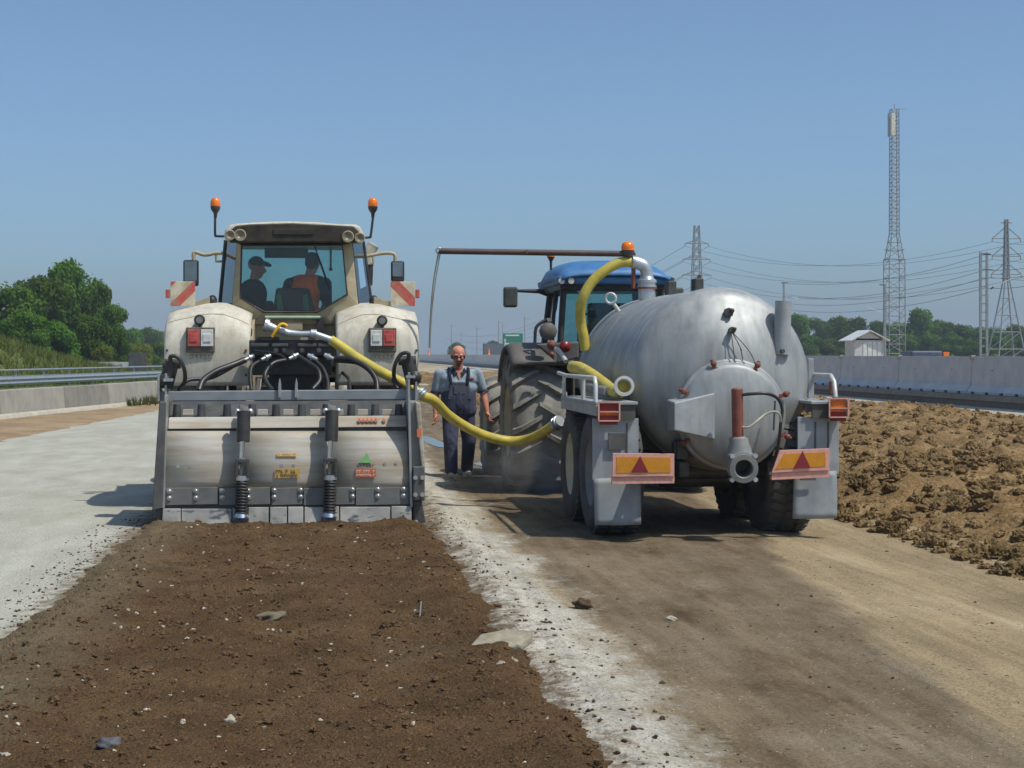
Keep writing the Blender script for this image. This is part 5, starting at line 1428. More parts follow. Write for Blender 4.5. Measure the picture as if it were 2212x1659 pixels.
def head(m, c, k=1.0, yaw=0.0, pitch=0.0):
    """c = centre of the skull; face towards -Y before turning. Returns a placing function"""
    Rm = Matrix.Rotation(yaw, 3, 'Z') @ Matrix.Rotation(pitch, 3, 'X')
    def T(x, y, z): return Vector(c) + Rm @ Vector((x * k, y * k, z * k))
    m.ball(T(0, .012, .035), (.077 * k, .096 * k, .088 * k), 20, 14, Rm)          # skull
    m.ball(T(0, -.02, -.045), (.060 * k, .070 * k, .075 * k), 18, 12, Rm)          # face and jaw
    m.ball(T(0, -.062, -.098), (.030 * k, .024 * k, .024 * k), 12, 8, Rm)          # chin
    m.caps(T(0, -.088, .008), T(0, -.110, -.030), .010 * k, .017 * k, 10)          # nose
    m.ball(T(-.016, -.100, -.034), .011 * k, 8, 6); m.ball(T(.016, -.100, -.034), .011 * k, 8, 6)
    m.caps(T(-.040, -.078, .022), T(.040, -.078, .022), .014 * k, .014 * k, 10)    # brow
    m.ball(T(-.046, -.068, -.022), (.022 * k, .02 * k, .02 * k), 10, 8); m.ball(T(.046, -.068, -.022), (.022 * k, .02 * k, .02 * k), 10, 8)
    m.caps(T(-.022, -.088, -.062), T(.022, -.088, -.062), .009 * k, .009 * k, 8)   # lips
    for s in (-1, 1): m.ball(T(s * .079, .012, -.004), (.012 * k, .022 * k, .034 * k), 10, 8, Rm)   # ears
    return T


# ---- worker walking towards the camera
pm = gnd(990, 1033)
wk = thing('person', 'worker in grey dungarees and light shirt walking between the two machines', 'person', pm)
def Wp(x, y, z): return Vector((pm.x + x, pm.y + y, pm.z + z))
m = MB()
m.caps(Wp(-.07, 0, .92), Wp(.07, 0, .92), .12, .12); m.caps(Wp(0, 0, 1.0), Wp(0, .0, 1.25), .13, .13); m.caps(Wp(-.15, 0, 1.38), Wp(.15, 0, 1.38), .075, .075)
m.caps(Wp(0, .015, 1.40), Wp(0, -.012, 1.56), .062, .058)
T = head(m, Wp(-.005, -.03, 1.655), 1.08, 0, R_(14))
sL, eL, hL = Wp(-.235, .0, 1.41), Wp(-.285, .03, 1.11), Wp(-.285, -.04, .865)
sR, eR, hR = Wp(.235, .0, 1.42), Wp(.32, .03, 1.13), Wp(.355, -.05, .89)
for s, e, h, sd in ((sL, eL, hL, 1), (sR, eR, hR, -1)):
    m.caps(s, e, .062, .048); m.caps(e, e.lerp(h, .35), .048, .046); m.caps(e.lerp(h, .35), h, .046, .029); hand(m, h, e, sd, .55)
m.caps(Wp(-.09, 0, .88), Wp(-.10, -.10, .50), .088, .06); m.caps(Wp(-.10, -.10, .50), Wp(-.09, -.10, .09), .058, .038)
m.caps(Wp(.10, .02, .88), Wp(.13, .02, .50), .088, .06); m.caps(Wp(.13, .02, .50), Wp(.12, .20, .10), .058, .038)
part_mesh('body', blob(m, .0075, 4), M['skin'], wk)
# shirt with short sleeves
m = MB()
m.caps(Wp(-.04, 0, 1.0), Wp(-.04, .0, 1.25), .15, .15); m.caps(Wp(.04, 0, 1.0), Wp(.04, .0, 1.25), .15, .15); m.caps(Wp(-.20, .005, 1.40), Wp(.20, .005, 1.40), .078, .078); m.caps(Wp(-.13, .0, 1.34), Wp(.13, .0, 1.34), .115, .115); m.caps(Wp(-.10, .0, 1.22), Wp(.10, .0, 1.22), .135, .135)
for s, e in ((sL, eL), (sR, eR)): m.caps(s, s.lerp(e, .70), .070, .068)
m.caps(Wp(-.05, .04, 1.47), Wp(.05, .04, 1.47), .055, .055)
part_mesh('shirt', blob(m, .011, 4), cloth('light_grey_shirt', srgb(150, 164, 176)), wk)
m = MB()
for s, e in ((sL, eL), (sR, eR)): d = (e - s).normalized(); m.tube([s.lerp(e, .80), s.lerp(e, .88)], [.071, .071], 18, caps=False)
m.build('sleeve_cuff', cloth('dark_sleeve_edge', srgb(70, 82, 98)), wk)
m = MB()
for s in (-1, 1): m.prism([Wp(s * .014, -.118, 1.42), Wp(s * .07, -.07, 1.495), Wp(s * .10, -.085, 1.445), Wp(s * .055, -.128, 1.39)], (0, .012, .004))
m.build('collar', cloth('dark_collar', srgb(46, 52, 62)), wk, .004)
m = MB(); m.prism([Wp(-.045, -.105, 1.45), Wp(.045, -.105, 1.45), Wp(.0, -.128, 1.33)], (0, .012, 0)); m.build('open_neck', M['skin'], wk, .004)
# dungarees
m = MB()
m.caps(Wp(-.08, 0, .93), Wp(.08, .0, .93), .152, .152); m.caps(Wp(-.07, -.01, .95), Wp(-.07, -.015, 1.12), .152, .150); m.caps(Wp(.07, -.01, .95), Wp(.07, -.015, 1.12), .152, .150); m.caps(Wp(0, -.025, 1.0), Wp(0, -.03, 1.15), .15, .145)
m.caps(Wp(-.095, 0, .86), Wp(-.105, -.10, .50), .112, .092); m.caps(Wp(-.105, -.10, .50), Wp(-.095, -.10, .12), .090, .082)
m.caps(Wp(.10, .01, .86), Wp(.135, .02, .50), .112, .090); m.caps(Wp(.135, .02, .50), Wp(.125, .20, .13), .088, .078)
part_mesh('dungarees', blob(m, .011, 4), cloth('dark_navy_dungarees', srgb(76, 78, 98), fold=.8), wk)
m = MB()
m.prism([Wp(-.145, -.160, 1.06), Wp(.145, -.160, 1.06), Wp(.12, -.152, 1.30), Wp(-.12, -.152, 1.30)], (0, .03, 0)); m.build('bib', cloth('dark_grey_bib', srgb(80, 84, 96)), wk, .012)
m = MB(); m.prism([Wp(-.07, -.170, 1.14), Wp(.07, -.170, 1.14), Wp(.07, -.164, 1.25), Wp(-.07, -.164, 1.25)], (0, .008, 0)); m.build('bib_pocket', cloth('bib_pocket_cloth', srgb(88, 92, 102)), wk, .004)
for s in (-1, 1):
    m = MB(); m.tube(spline([Wp(s * .10, -.150, 1.28), Wp(s * .115, -.125, 1.38), Wp(s * .12, -.04, 1.478), Wp(s * .11, .07, 1.44), Wp(s * .07, .14, 1.25)], 6), .019, 8); m.build('strap', cloth('strap_cloth', srgb(44, 48, 62)), wk)
m = MB(); m.prism([Wp(.14, -.122, 1.345), Wp(.185, -.112, 1.345), Wp(.185, -.11, 1.36), Wp(.14, -.12, 1.36)], (0, .01, 0)); m.build('red_badge', M['red_lens'], wk)
for x, y in ((-.095, -.13), (.125, .16)):
    m = MB(); m.caps(Wp(x, y + .07, .05), Wp(x * 1.12, y - .12, .042), .05, .043); m.caps(Wp(x, y + .05, .09), Wp(x, y + .03, .12), .05, .05); m.box(pm.x + x - .05, pm.x + x + .05, pm.y + y - .15, pm.y + y + .11, pm.z + .002, pm.z + .022)
    part_mesh('shoe', blob(m, .008, 3), cloth('pale_work_shoe', srgb(176, 170, 152)), wk)
# hair band round a bald head, glasses, goatee
m = MB()
for a in range(-7, 8):
    an = R_(90 + a * 15.5)
    m.ball(T(.073 * math.cos(an), .016 + .086 * math.sin(an), -.005 + .012 * math.cos(a * .4)), (.013, .013, .034), 10, 8)
part_mesh('hair', blob(m, .007, 4), M['hair'], wk)
m = MB(); m.ball(T(0, -.082, -.095), (.030, .018, .026), 12, 8); m.caps(T(-.03, -.092, -.05), T(.03, -.092, -.05), .010, .010)
part_mesh('beard', blob(m, .006, 3), M['beard'], wk)
m = MB(); 
for s in (-1, 1): m.torus(T(s * .034, -.104, .0), (0, 1, 0), .022, .003, 18, 6); m.tube([T(s * .058, -.10, .003), T(s * .082, -.02, .004), T(s * .082, .02, -.002)], .0035, 5)
m.tube([T(-.011, -.106, .003), T(.011, -.106, .003)], .0035, 5); m.build('glasses', paint('dark_glasses', (.02, .015, .015), .2, dust=0), wk)

wk.scale = (1.10, 1.08, 1.015)

# ---- driver and passenger inside the cream cab
def seated(name, label, px, py_head, Y, lean, facing, shirt_mat, scale=1.0, vest=None, cap=False):
    hc = A1(px, py_head, Y)
    base = Vector((hc.x - lean, Y, hc.z - .66))
    t = thing(name, label, 'person', (base.x, base.y, 1.56))
    Rz = Matrix.Rotation(facing, 3, 'Z')
    def L(x, y, z): return base + Rz @ Vector((x, y, z)) + Vector((lean * max(0, min(1.0, z / .66)), 0, 0))
    m = MB()
    m.caps(L(-.08, 0, .02), L(.08, 0, .02), .13, .13); m.caps(L(0, 0, .1), L(0, 0, .36), .14, .15); m.caps(L(-.13, 0, .42), L(.13, 0, .42), .085, .085); m.caps(L(0, 0, .44), L(0, -.01, .58), .055, .055)
    TT = head(m, L(0, -.02, .66), 1.0, facing, R_(8))
    arms = []
    for s in (-1, 1):
        a, b, c_ = L(s * .215, 0, .42), L(s * .27, -.08, .16), L(s * .16, -.34, .14)
        m.caps(a, b, .058, .046); m.caps(b, c_, .045, .03); hand(m, c_, b, s, .6); arms.append((a, b, c_))
        m.caps(L(s * .1, 0, .0), L(s * .14, -.40, .02), .085, .06); m.caps(L(s * .14, -.40, .02), L(s * .14, -.45, -.36), .06, .04)
    part_mesh('body', blob(m, .011, 4), M['skin'], t)
    m = MB(); m.caps(L(-.06, 0, .05), L(.06, 0, .05), .155, .155); m.caps(L(0, 0, .12), L(0, 0, .36), .165, .17); m.caps(L(-.13, 0, .42), L(.13, 0, .42), .10, .10)
    for a, b, c_ in arms: m.caps(a, b, .075, .06); m.caps(b, b.lerp(c_, .7), .058, .045)
    part_mesh('jacket', blob(m, .014, 4), shirt_mat, t)
    m = MB()
    for s in (-1, 1): m.caps(L(s * .1, 0, .0), L(s * .14, -.40, .02), .10, .08); m.caps(L(s * .14, -.40, .02), L(s * .14, -.45, -.36), .078, .06)
    part_mesh('trousers', blob(m, .014, 4), cloth(name + '_dark_trousers', srgb(38, 42, 56)), t)
    if vest:
        m = MB(); m.caps(L(-.05, 0, .08), L(.05, 0, .08), .172, .172); m.caps(L(0, 0, .14), L(0, .0, .35), .178, .182); m.caps(L(-.09, 0, .42), L(.09, 0, .42), .112, .112); part_mesh('vest', blob(m, .014, 4), vest, t)
    m = MB()
    if cap:
        m.ball(TT(0, .012, .055), (.088, .104, .075), 16, 10); m.caps(TT(-.03, -.09, .055), TT(-.03, -.15, .045), .03, .02); m.caps(TT(.03, -.09, .055), TT(.03, -.15, .045), .03, .02); part_mesh('cap', blob(m, .009, 3), cloth(name + '_dark_cap', srgb(40, 44, 54)), t)
    else:
        m.ball(TT(0, .026, .045), (.084, .094, .088), 16, 10); m.ball(TT(0, .05, -.01), (.078, .06, .07), 14, 8); part_mesh('hair', blob(m, .009, 3), M['hair'], t)
    return t
M['hivis'] = cloth('orange_vest', srgb(255, 112, 48), fold=.4)
seated('person', 'driver in an orange vest sitting in the cream tractor cab, seen from behind', 1265, 610, YC + .72, .14, R_(165), cloth('driver_dark_sleeves', srgb(48, 50, 64)), vest=M['hivis'])
seated('person', 'passenger in a dark cap leaning at the left side of the cream tractor cab', 820, 640, YC + .75, .05, R_(100), cloth('passenger_dark_jacket', srgb(50, 44, 52)), cap=True)

# ================================================================== ROADSIDE LEFT
M['concrete'] = paint('weathered_concrete', srgb(150, 146, 136), .9, var=.14, scale=2.5, dust=.3, dscale=1.2, streak=.35, bump=.3, dustcol=srgb(168, 160, 142))
M['concrete_dark'] = paint('patched_dark_concrete', srgb(128, 125, 116), .9, var=.12, scale=3, dust=.15, streak=.3, bump=.3)
M['footing'] = paint('pale_footing_concrete', srgb(176, 170, 154), .9, var=.14, scale=4, dust=.3, bump=.3)
M['barrier'] = paint('blue_grey_barrier_concrete', srgb(204, 208, 208), .85, var=.08, scale=2, dust=.12, dscale=1.5, streak=.25, bump=.2)
M['asphalt'] = paint('dark_kerb_asphalt', srgb(96, 94, 90), .95, var=.2, scale=5, dust=.3, bump=.5)
M['galv_rail'] = paint('galvanised_guardrail', (.42, .45, .48), .4, .6, var=.12, dust=.15)
P0, P1 = gnd(0, 908), gnd(330, 873)
dW = (P1 - P0); dW.z = 0; uW = dW.normalized(); nW = Vector((-uW.y, uW.x, 0))   # nW points left, away from the road
WS = P0 - uW * 14
wl = thing('concrete_wall', 'low weathered grey concrete wall along the left verge', 'wall', WS)
L_ = 0.0; k = 0
rnd = random.Random(3)
while L_ < 62:
    ln = rnd.choice([4.6, 5.2, 4.9]) if not (15 < L_ < 22) else 4.0
    a, b = WS + uW * (L_ + .02), WS + uW * (L_ + ln - .02)
    h = .78 + rnd.uniform(-.015, .015)
    m = MB(); m.prism([a, a + nW * .34, a + nW * .34 + Vector((0, 0, h)), a + nW * .06 + Vector((0, 0, h))], b - a)
    m.build('wall_panel', M['concrete_dark'] if k == 4 else M['concrete'], wl, .02)
    L_ += ln; k += 1
m = MB(); a = WS - nW * .3; m.prism([a + Vector((0, 0, -.05)), a + nW * .3 + Vector((0, 0, -.05)), a + nW * .3 + Vector((0, 0, .16)), a + nW * .1 + Vector((0, 0, .14))], uW * 62); m.build('footing', M['footing'], wl, .02)

# raised ground behind the wall, with a grassy bank
def z_bank(X, Y):
    rx = (X - WS.x) * nW.x + (Y - WS.y) * nW.y
    al = (X - WS.x) * uW.x + (Y - WS.y) * uW.y
    hill = 3.1 * np.clip((rx - 3.2) / 6, 0, 1) * np.clip((44 - al) / 16, 0, 1)
    return .66 + .06 * np.clip(rx, 0, 1) + hill + .10 * (fbm(X * .6, Y * .6, 4, 50) - .5)
m_grass = soil('bank_grass_ground', [(.3, srgb(70, 84, 42)), (.55, srgb(96, 108, 58)), (.8, srgb(134, 130, 86))], .5, 9, bump=.8, bdist=.06)
def bank_pt(a, b):
    rx = .30 + 60 * a ** 1.8; al = -8 + 84 * b
    return Vector((WS.x + uW.x * al + nW.x * rx, WS.y + uW.y * al + nW.y * rx, 0)), rx, al
m = MB()
NB = 46
vs = []
for j in range(181):
    for i in range(NB + 1):
        p, rx, al = bank_pt(i / NB, j / 180); z = float(z_bank(np.array([p.x]), np.array([p.y]))[0]); vs.append((p.x, p.y, z if i else -.1))
m.add(vs, [(j * (NB + 1) + i, j * (NB + 1) + i + 1, (j + 1) * (NB + 1) + i + 1, (j + 1) * (NB + 1) + i) for j in range(180) for i in range(NB)], True)
tag(m.build('grass_bank', m_grass), 'raised grassy bank behind the left concrete wall', kind='structure')

def leaf_mat(name, c0, c1, trans=.35):
    t = NT(name)
    oi = t.n('ShaderNodeObjectInfo')
    c = t.mix(t.ramp(t.noise(.9, 3), [(.3, 0), (.7, 1)]), c0, c1)
    hs = t.n('ShaderNodeHueSaturation'); t.l(c, hs.inputs['Color'])
    t.l(t.math('ADD', t.math('MULTIPLY', oi.outputs['Random'], .45), .62), hs.inputs['Value'])
    t.l(t.math('ADD', t.math('MULTIPLY', oi.outputs['Random'], .03), .485), hs.inputs['Hue'])
    df = t.n('ShaderNodeBsdfDiffuse'); tr_ = t.n('ShaderNodeBsdfTranslucent'); mx = t.n('ShaderNodeMixShader'); mx.inputs[0].default_value = trans
    t.l(hs.outputs[0], df.inputs[0]); t.l(hs.outputs[0], tr_.inputs[0]); t.l(df.outputs[0], mx.inputs[1]); t.l(tr_.outputs[0], mx.inputs[2]); t.l(mx.outputs[0], t.out.inputs[0])
    return t.mat


M['leaf'] = leaf_mat('tree_foliage', srgb(70, 104, 36), srgb(110, 140, 56))
M['leaf_y'] = leaf_mat('yellow_green_foliage', srgb(104, 118, 48), srgb(136, 140, 66))
M['grass'] = leaf_mat('grass_blades', srgb(96, 112, 52), srgb(140, 138, 82), .3)
M['bark'] = paint('bark', (.06, .05, .04), .9, var=.3, dust=.1)


def crown_mesh(name, seed, n, shape='round', mat=None):
    """unit tree: height 1, leaf sprays around lobes"""
    r = np.random.RandomState(seed)
    lobes = []
    for k in range(30):
        z = .24 + .62 * r.rand(); a = r.rand() * 6.28
        w = (.34 if shape == 'round' else .22) * math.sin(math.pi * min(1, max(.08, (z - .05) / .98))) ** .6
        rad = w * r.rand() ** .5
        lobes.append((rad * math.cos(a), rad * math.sin(a), z, .08 + .11 * r.rand()))
    for k in range(9):
        a = r.rand() * 6.28; lobes.append((.28 * math.cos(a), .28 * math.sin(a), .10 + .2 * r.rand(), .14 + .06 * r.rand()))
    lobes.append((0, 0, .84, .15))
    V = []; F = []
    for i in range(n):
        lx, ly, lz, lr = lobes[r.randint(len(lobes))]
        d = r.randn(3); d /= np.linalg.norm(d)
        rr = lr * (1.0 - .5 * r.rand() ** 2.2) * (1 + .22 * math.sin(d[0] * 9 + seed) * math.sin(d[2] * 8 + d[1] * 7))
        p = np.array([lx, ly, lz]) + d * rr * (1, 1, .85)
        if p[2] < .01: p[2] = .01 + .03 * r.rand()
        s = (.014 + .018 * r.rand())
        u = r.randn(3); u -= d * u.dot(d) * .6; u /= np.linalg.norm(u); v = np.cross(u, d + .4 * r.randn(3)); v /= np.linalg.norm(v)
        o = len(V)
        V += [p - u * s, p + v * s * .55, p + u * s, p - v * s * .55]
        F.append((o, o + 1, o + 2, o + 3))
    me = bpy.data.meshes.new(name); me.from_pydata([tuple(x) for x in V], [], F); me.materials.append(mat or M['leaf']); me.update()
    return me


def trunk_mesh(name, seed):
    r = random.Random(seed); m = MB()
    m.tube(spline([(0, 0, -.02), (.008, .004, .2), (-.006, .01, .45), (.0, 0, .72)], 4), [.034 - .0022 * k for k in range(13)], 8)
    for k in range(7):
        a = r.random() * 6.28; z = .2 + .4 * r.random(); L = .2 + .14 * r.random()
        m.tube(spline([(0, 0, z), (L * .5 * math.cos(a), L * .5 * math.sin(a), z + .09), (L * math.cos(a), L * math.sin(a), z + .22)], 3), [.014, .012, .01, .008, .006, .005, .003], 5)
    o = m.build(name, M['bark']); me = o.data; bpy.data.objects.remove(o); return me


CR = [crown_mesh('crown', 11, 15000), crown_mesh('crown', 23, 15000), crown_mesh('crown', 37, 13000, 'tall'), crown_mesh('crown', 51, 9000)]
CRY = [crown_mesh('crown', 61, 6000, 'round', M['leaf_y'])]
TRK = [trunk_mesh('trunk', 1), trunk_mesh('trunk', 2)]
used_lab = {}


def tree(px, ptop, D, wpx, label, group, z0=0.0, crowns=CR, name='tree', rnd=random.Random(5)):
    top = far(px, ptop, D); h = top.z - z0; w = wpx * D / FPX / .82
    t = bpy.data.objects.new(name, None); COL.objects.link(t); t.location = (top.x, top.y, z0); tag(t, label, 'bush' if name == 'bush' else 'tree', group)
    c = bpy.data.objects.new('crown', rnd.choice(crowns)); COL.objects.link(c); c.parent = t; c.scale = (w, w, h * 1.0); c.rotation_euler[2] = rnd.random() * 6.28
    k = bpy.data.objects.new('trunk', rnd.choice(TRK)); COL.objects.link(k); k.parent = t; k.scale = (h * .8, h * .8, h * .95); k.rotation_euler[2] = rnd.random() * 6.28
    return t


left = [(148, 553, 106, 150, 'tallest dark green tree of the left grove'), (80, 590, 100, 150, 'broad dark tree left of the tallest tree in the left grove'),
        (14, 606, 95, 170, 'dark tree at the left edge of the picture'), (208, 598, 109, 95, 'dark tree right behind the tallest tree of the left grove'),
        (240, 652, 104, 84, 'rounded tree at the right end of the left grove'), (192, 676, 93, 100, 'lower green tree in front of the right half of the left grove'),
        (122, 690, 90, 110, 'lower green tree in front of the tallest tree of the left grove'), (52, 668, 86, 120, 'low dark tree at the front of the left grove, above the grass bank'),
        (262, 706, 100, 52, 'small tree at the foot of the left grove, right side'), (172, 640, 112, 110, 'dark tree filling the middle of the left grove')]
for a in left: tree(*a, 'trees of the left grove', .5)
for a in ((152, 735, 94, 70, 'yellow green bush in front of the left grove by the white wall'), (225, 742, 92, 60, 'light green bush at the foot of the left grove behind the guardrail'),
          (300, 738, 118, 62, 'yellow green bush behind the dark board at the left roadside')):
    tree(*a, 'bushes behind the guardrail', .6, CRY, 'bush')
for a in ((288, 706, 180, 62, 'small hazy tree left of the cream tractor, nearest the grove'), (322, 704, 250, 66, 'hazy tree in the middle between the grove and the cream tractor'), (352, 714, 290, 60, 'hazy tree right beside the cream tractor fender'), (338, 738, 150, 60, 'low green bush beside the cream tractor fender')):
    tree(*a, 'far trees left of the cream tractor', .0)
for a in ((985, 738, 380, 44, 'hazy far tree behind the head of the walking worker'), (1066, 734, 330, 32, 'small dark far tree left of the green road sign')):
    tree(*a, 'far trees beyond the barrier', .0)
# right tree belt
xs_b = [1640, 1690, 1722, 1766, 1812, 1852, 1896, 1944, 1986, 2030, 2076, 2112, 2152, 2192, 2234, 2280]
tp_b = [690, 684, 674, 684, 680, 682, 690, 694, 662, 688, 698, 704, 704, 698, 690, 700]
lab_b = ['behind the tank, first of the right tree belt', 'just behind the overflow pipe of the tank', 'right beside the tank, first in full view', 'second in view right of the tank', 'third in view right of the tank', 'left of the white hut roof',
         'above the white hut', 'behind the telecom mast', 'tallest, right of the telecom mast', 'second right of the telecom mast', 'third right of the telecom mast', 'behind the double lamp post', 'behind the left pylon leg', 'behind the right pylon leg', 'at the right picture edge', 'just past the right picture edge']
rb = random.Random(9)
for k, (x, y) in enumerate(zip(xs_b, tp_b)):
    tree(x, y, 262 + rb.uniform(-10, 14), 78 + rb.uniform(-8, 14) + (14 if y == 662 else 0), 'tree of the right belt ' + lab_b[k], 'trees of the right belt', -.06)
ORD = ['first', 'second', 'third', 'fourth', 'fifth', 'sixth', 'seventh', 'eighth', 'ninth', 'tenth', 'eleventh', 'twelfth', 'thirteenth', 'fourteenth', 'fifteenth', 'sixteenth']
for k, x in enumerate(range(1660, 2300, 44)):
    tree(x + rb.uniform(-8, 8), 722 + rb.uniform(-10, 8), 240 + rb.uniform(-6, 6), 74, ORD[k] + ' low tree from the tank in the front row of the right belt', 'front row of the right tree belt', -.06)

# grass tufts on the bank and along the wall foot
def tufts(name, pts, h0, h1, label, mat):
    r = np.random.RandomState(4); V = []; F = []
    for (x, y, z) in pts:
        for b in range(5):
            a = r.rand() * 6.28; h = h0 + (h1 - h0) * r.rand(); w = .012 + .02 * h; lx, ly = r.randn(2) * h * .35
            ca, sa = math.cos(a) * w, math.sin(a) * w; o = len(V)
            V += [(x - ca, y - sa, z), (x + ca, y + sa, z), (x + lx * .5 + ca * .7, y + ly * .5 + sa * .7, z + h * .6), (x + lx, y + ly, z + h), (x + lx * .5 - ca * .7, y + ly * .5 - sa * .7, z + h * .6)]
            F.append((o, o + 1, o + 2, o + 3, o + 4))
    me = bpy.data.meshes.new(name); me.from_pydata(V, [], F); me.materials.append(mat); me.update(); o = link(name, me); tag(o, label, None, None, 'stuff')
r = np.random.RandomState(12)
al = r.rand(16000) * 70; rx = 1.9 + r.rand(16000) ** 1.2 * 17
px_ = WS.x + uW.x * al + nW.x * rx; py_ = WS.y + uW.y * al + nW.y * rx
tufts('bank_grass', list(zip(px_, py_, z_bank(px_, py_) - .02)), .10, .42, 'rough green and straw grass on the bank behind the left wall', M['grass'])
al = 24 + r.rand(500) * 26; rx = -.25 - np.abs(r.randn(500)) * .25
px_ = WS.x + uW.x * al + nW.x * rx; py_ = WS.y + uW.y * al + nW.y * rx
tufts('verge_weeds', list(zip(px_, py_, px_ * 0 + .03)), .08, .38, 'thin dry weeds at the foot of the left concrete wall', M['grass'])

# guardrail: posts, w-beam, top tube
gs = WS + nW * 1.7 - uW * 6
ge = WS + nW * 1.2 + uW * 70
gd = (ge - gs).normalized(); gn = Vector((-gd.y, gd.x, 0))
gr = thing('guardrail', 'galvanised steel guardrail on posts above the left concrete wall', 'guardrail', (gs.x, gs.y, .7))
LG = (ge - gs).length
prof = [(0, .72), (.04, .78), (0, .84), (.0, .86), (.045, .90), (.0, .96), (0, 1.0)]
m = MB(); m.grid(len(prof) - 1, 1, lambda a, b: gs + gd * LG * b - gn * prof[int(round(a * 6))][0] + Vector((0, 0, prof[int(round(a * 6))][1] + .08)), False); m.build('rail_beam', M['galv_rail'], gr, solid=.006)
m = MB(); m.tube([gs + Vector((0, 0, 1.24)), ge + Vector((0, 0, 1.24))], .03, 8); m.build('top_rail', M['galv_rail'], gr)
k = 0.5
while k < LG:
    c = gs + gd * k + gn * .05; m = MB(); m.box(c.x - .03, c.x + .03, c.y - .04, c.y + .04, .6, 1.25); m.build('post', M['galv_rail'], gr); k += 2.25

# pale wall in the distance, dark board on post, delineator with orange foot
D_ = 80
m = MB()
a, b = far(128, 803, D_), far(283, 803, D_); c = far(283, 782, D_)
m.box(a.x, b.x, a.y, a.y + .4, .3, c.z); one(m, 'white_wall', paint('pale_painted_wall', srgb(196, 196, 190), .8, dust=.2), 'long low white wall in front of the left grove', 'wall')
a, b = far(318, 800, 150), far(372, 800, 150); c = far(318, 783, 150)
m = MB(); m.box(a.x, b.x, a.y, a.y + .4, -.1, c.z); one(m, 'white_wall', bpy.data.materials['pale_painted_wall'], 'short pale wall beside the cream tractor fender', 'wall')
c = far(297, 782, 66); t = thing('sign_board', 'dark square board on a post behind the guardrail', 'sign', (c.x, c.y, .7))
m = MB(); w = 19 * 66 / FPX; m.box(c.x - w, c.x + w, c.y, c.y + .03, c.z - .37, c.z + .37); m.build('board', paint('dark_sign_back', srgb(58, 64, 72), .6), t, .01)
m = MB(); m.cyl((c.x, c.y + .06, .6), (c.x, c.y + .06, c.z + .3), .035, .035, 8); m.build('post', M['galv_rail'], t)
c = gnd(301, 848); t = thing('marker_pole', 'thin white pole with an orange foot by the left wall', 'pole', (c.x, c.y, 0))
D_ = c.dot(FW)
m = MB(); m.cyl((c.x, c.y, .02), (c.x, c.y, far(301, 766, D_).z), .028, .028, 8); m.build('shaft', M['white_rail'], t)
zt = far(301, 824, D_).z
m = MB(); m.lathe([(.03, .16), (.09, .0), (.16, -.10), (.05, -.12), (.03, -.2)], (c.x, c.y, zt), (0, 0, 1), 12); m.build('orange_collar', M['amber'], t)

# ================================================================== ROADSIDE RIGHT
uK = 19.5
zb0, zb1 = .52, 1.635
def barrier_mesh(L):
    m = MB()
    m.prism([(-.30, 0, 0), (.30, 0, 0), (.30, 0, .07), (.16, 0, .26), (.11, 0, zb1 - zb0), (-.11, 0, zb1 - zb0), (-.16, 0, .26), (-.30, 0, .07)], (0, L, 0))
    o = m.build('b', M['barrier'], None, .015); me = o.data; bpy.data.objects.remove(o); return me
BM = barrier_mesh(6.11)
m = MB(); m.cyl((-.115, 0, 0), (-.095, 0, 0), .05, .05, 10); _o = m.build('h', M['black']); HM = _o.data; bpy.data.objects.remove(_o)
m = MB(); m.box(-.34, -.24, -.07, .07, 0, .07); _o = m.build('n', M['black']); NM = _o.data; bpy.data.objects.remove(_o)
m = MB(); m.box(-.15, -.02, -.07, .10, -.05, .09); m.box(-.13, -.10, -.16, -.06, -.06, .02); _o = m.build('c', M['footing']); CM = _o.data; bpy.data.objects.remove(_o)
y = 34.7
k = 0
names_ = ['nearest, at the right picture edge', 'second from the right picture edge', 'third from the right picture edge', 'fourth from the right picture edge, beside the tanker rail']
while y < 330:
    t = bpy.data.objects.new('barrier_segment', None); COL.objects.link(t); t.location = (uK, y, zb0)
    vis = y > 40
    lab = 'grey concrete barrier segment ' + (names_[min(k - 1, 3)] if 1 <= k <= 4 else ('at the near end of the row, outside the right edge' if k == 0 else 'in the far row running away behind the tanker and the worker'))
    tag(t, lab, 'barrier', 'concrete barrier segments')
    b = bpy.data.objects.new('block', BM); COL.objects.link(b); b.parent = t
    if y < 110:
        for q in (1.5, 4.65):
            h = bpy.data.objects.new('lifting_hole', HM); COL.objects.link(h); h.parent = t; h.location = (-.02, q, .68)
        for q in range(6):
            h = bpy.data.objects.new('drain_notch', NM); COL.objects.link(h); h.parent = t; h.location = (0, .5 + q * 1.03, .0)
        h = bpy.data.objects.new('joint_clip', CM); COL.objects.link(h); h.parent = t; h.location = (0, 0, 1.06)
    y += 6.2; k += 1
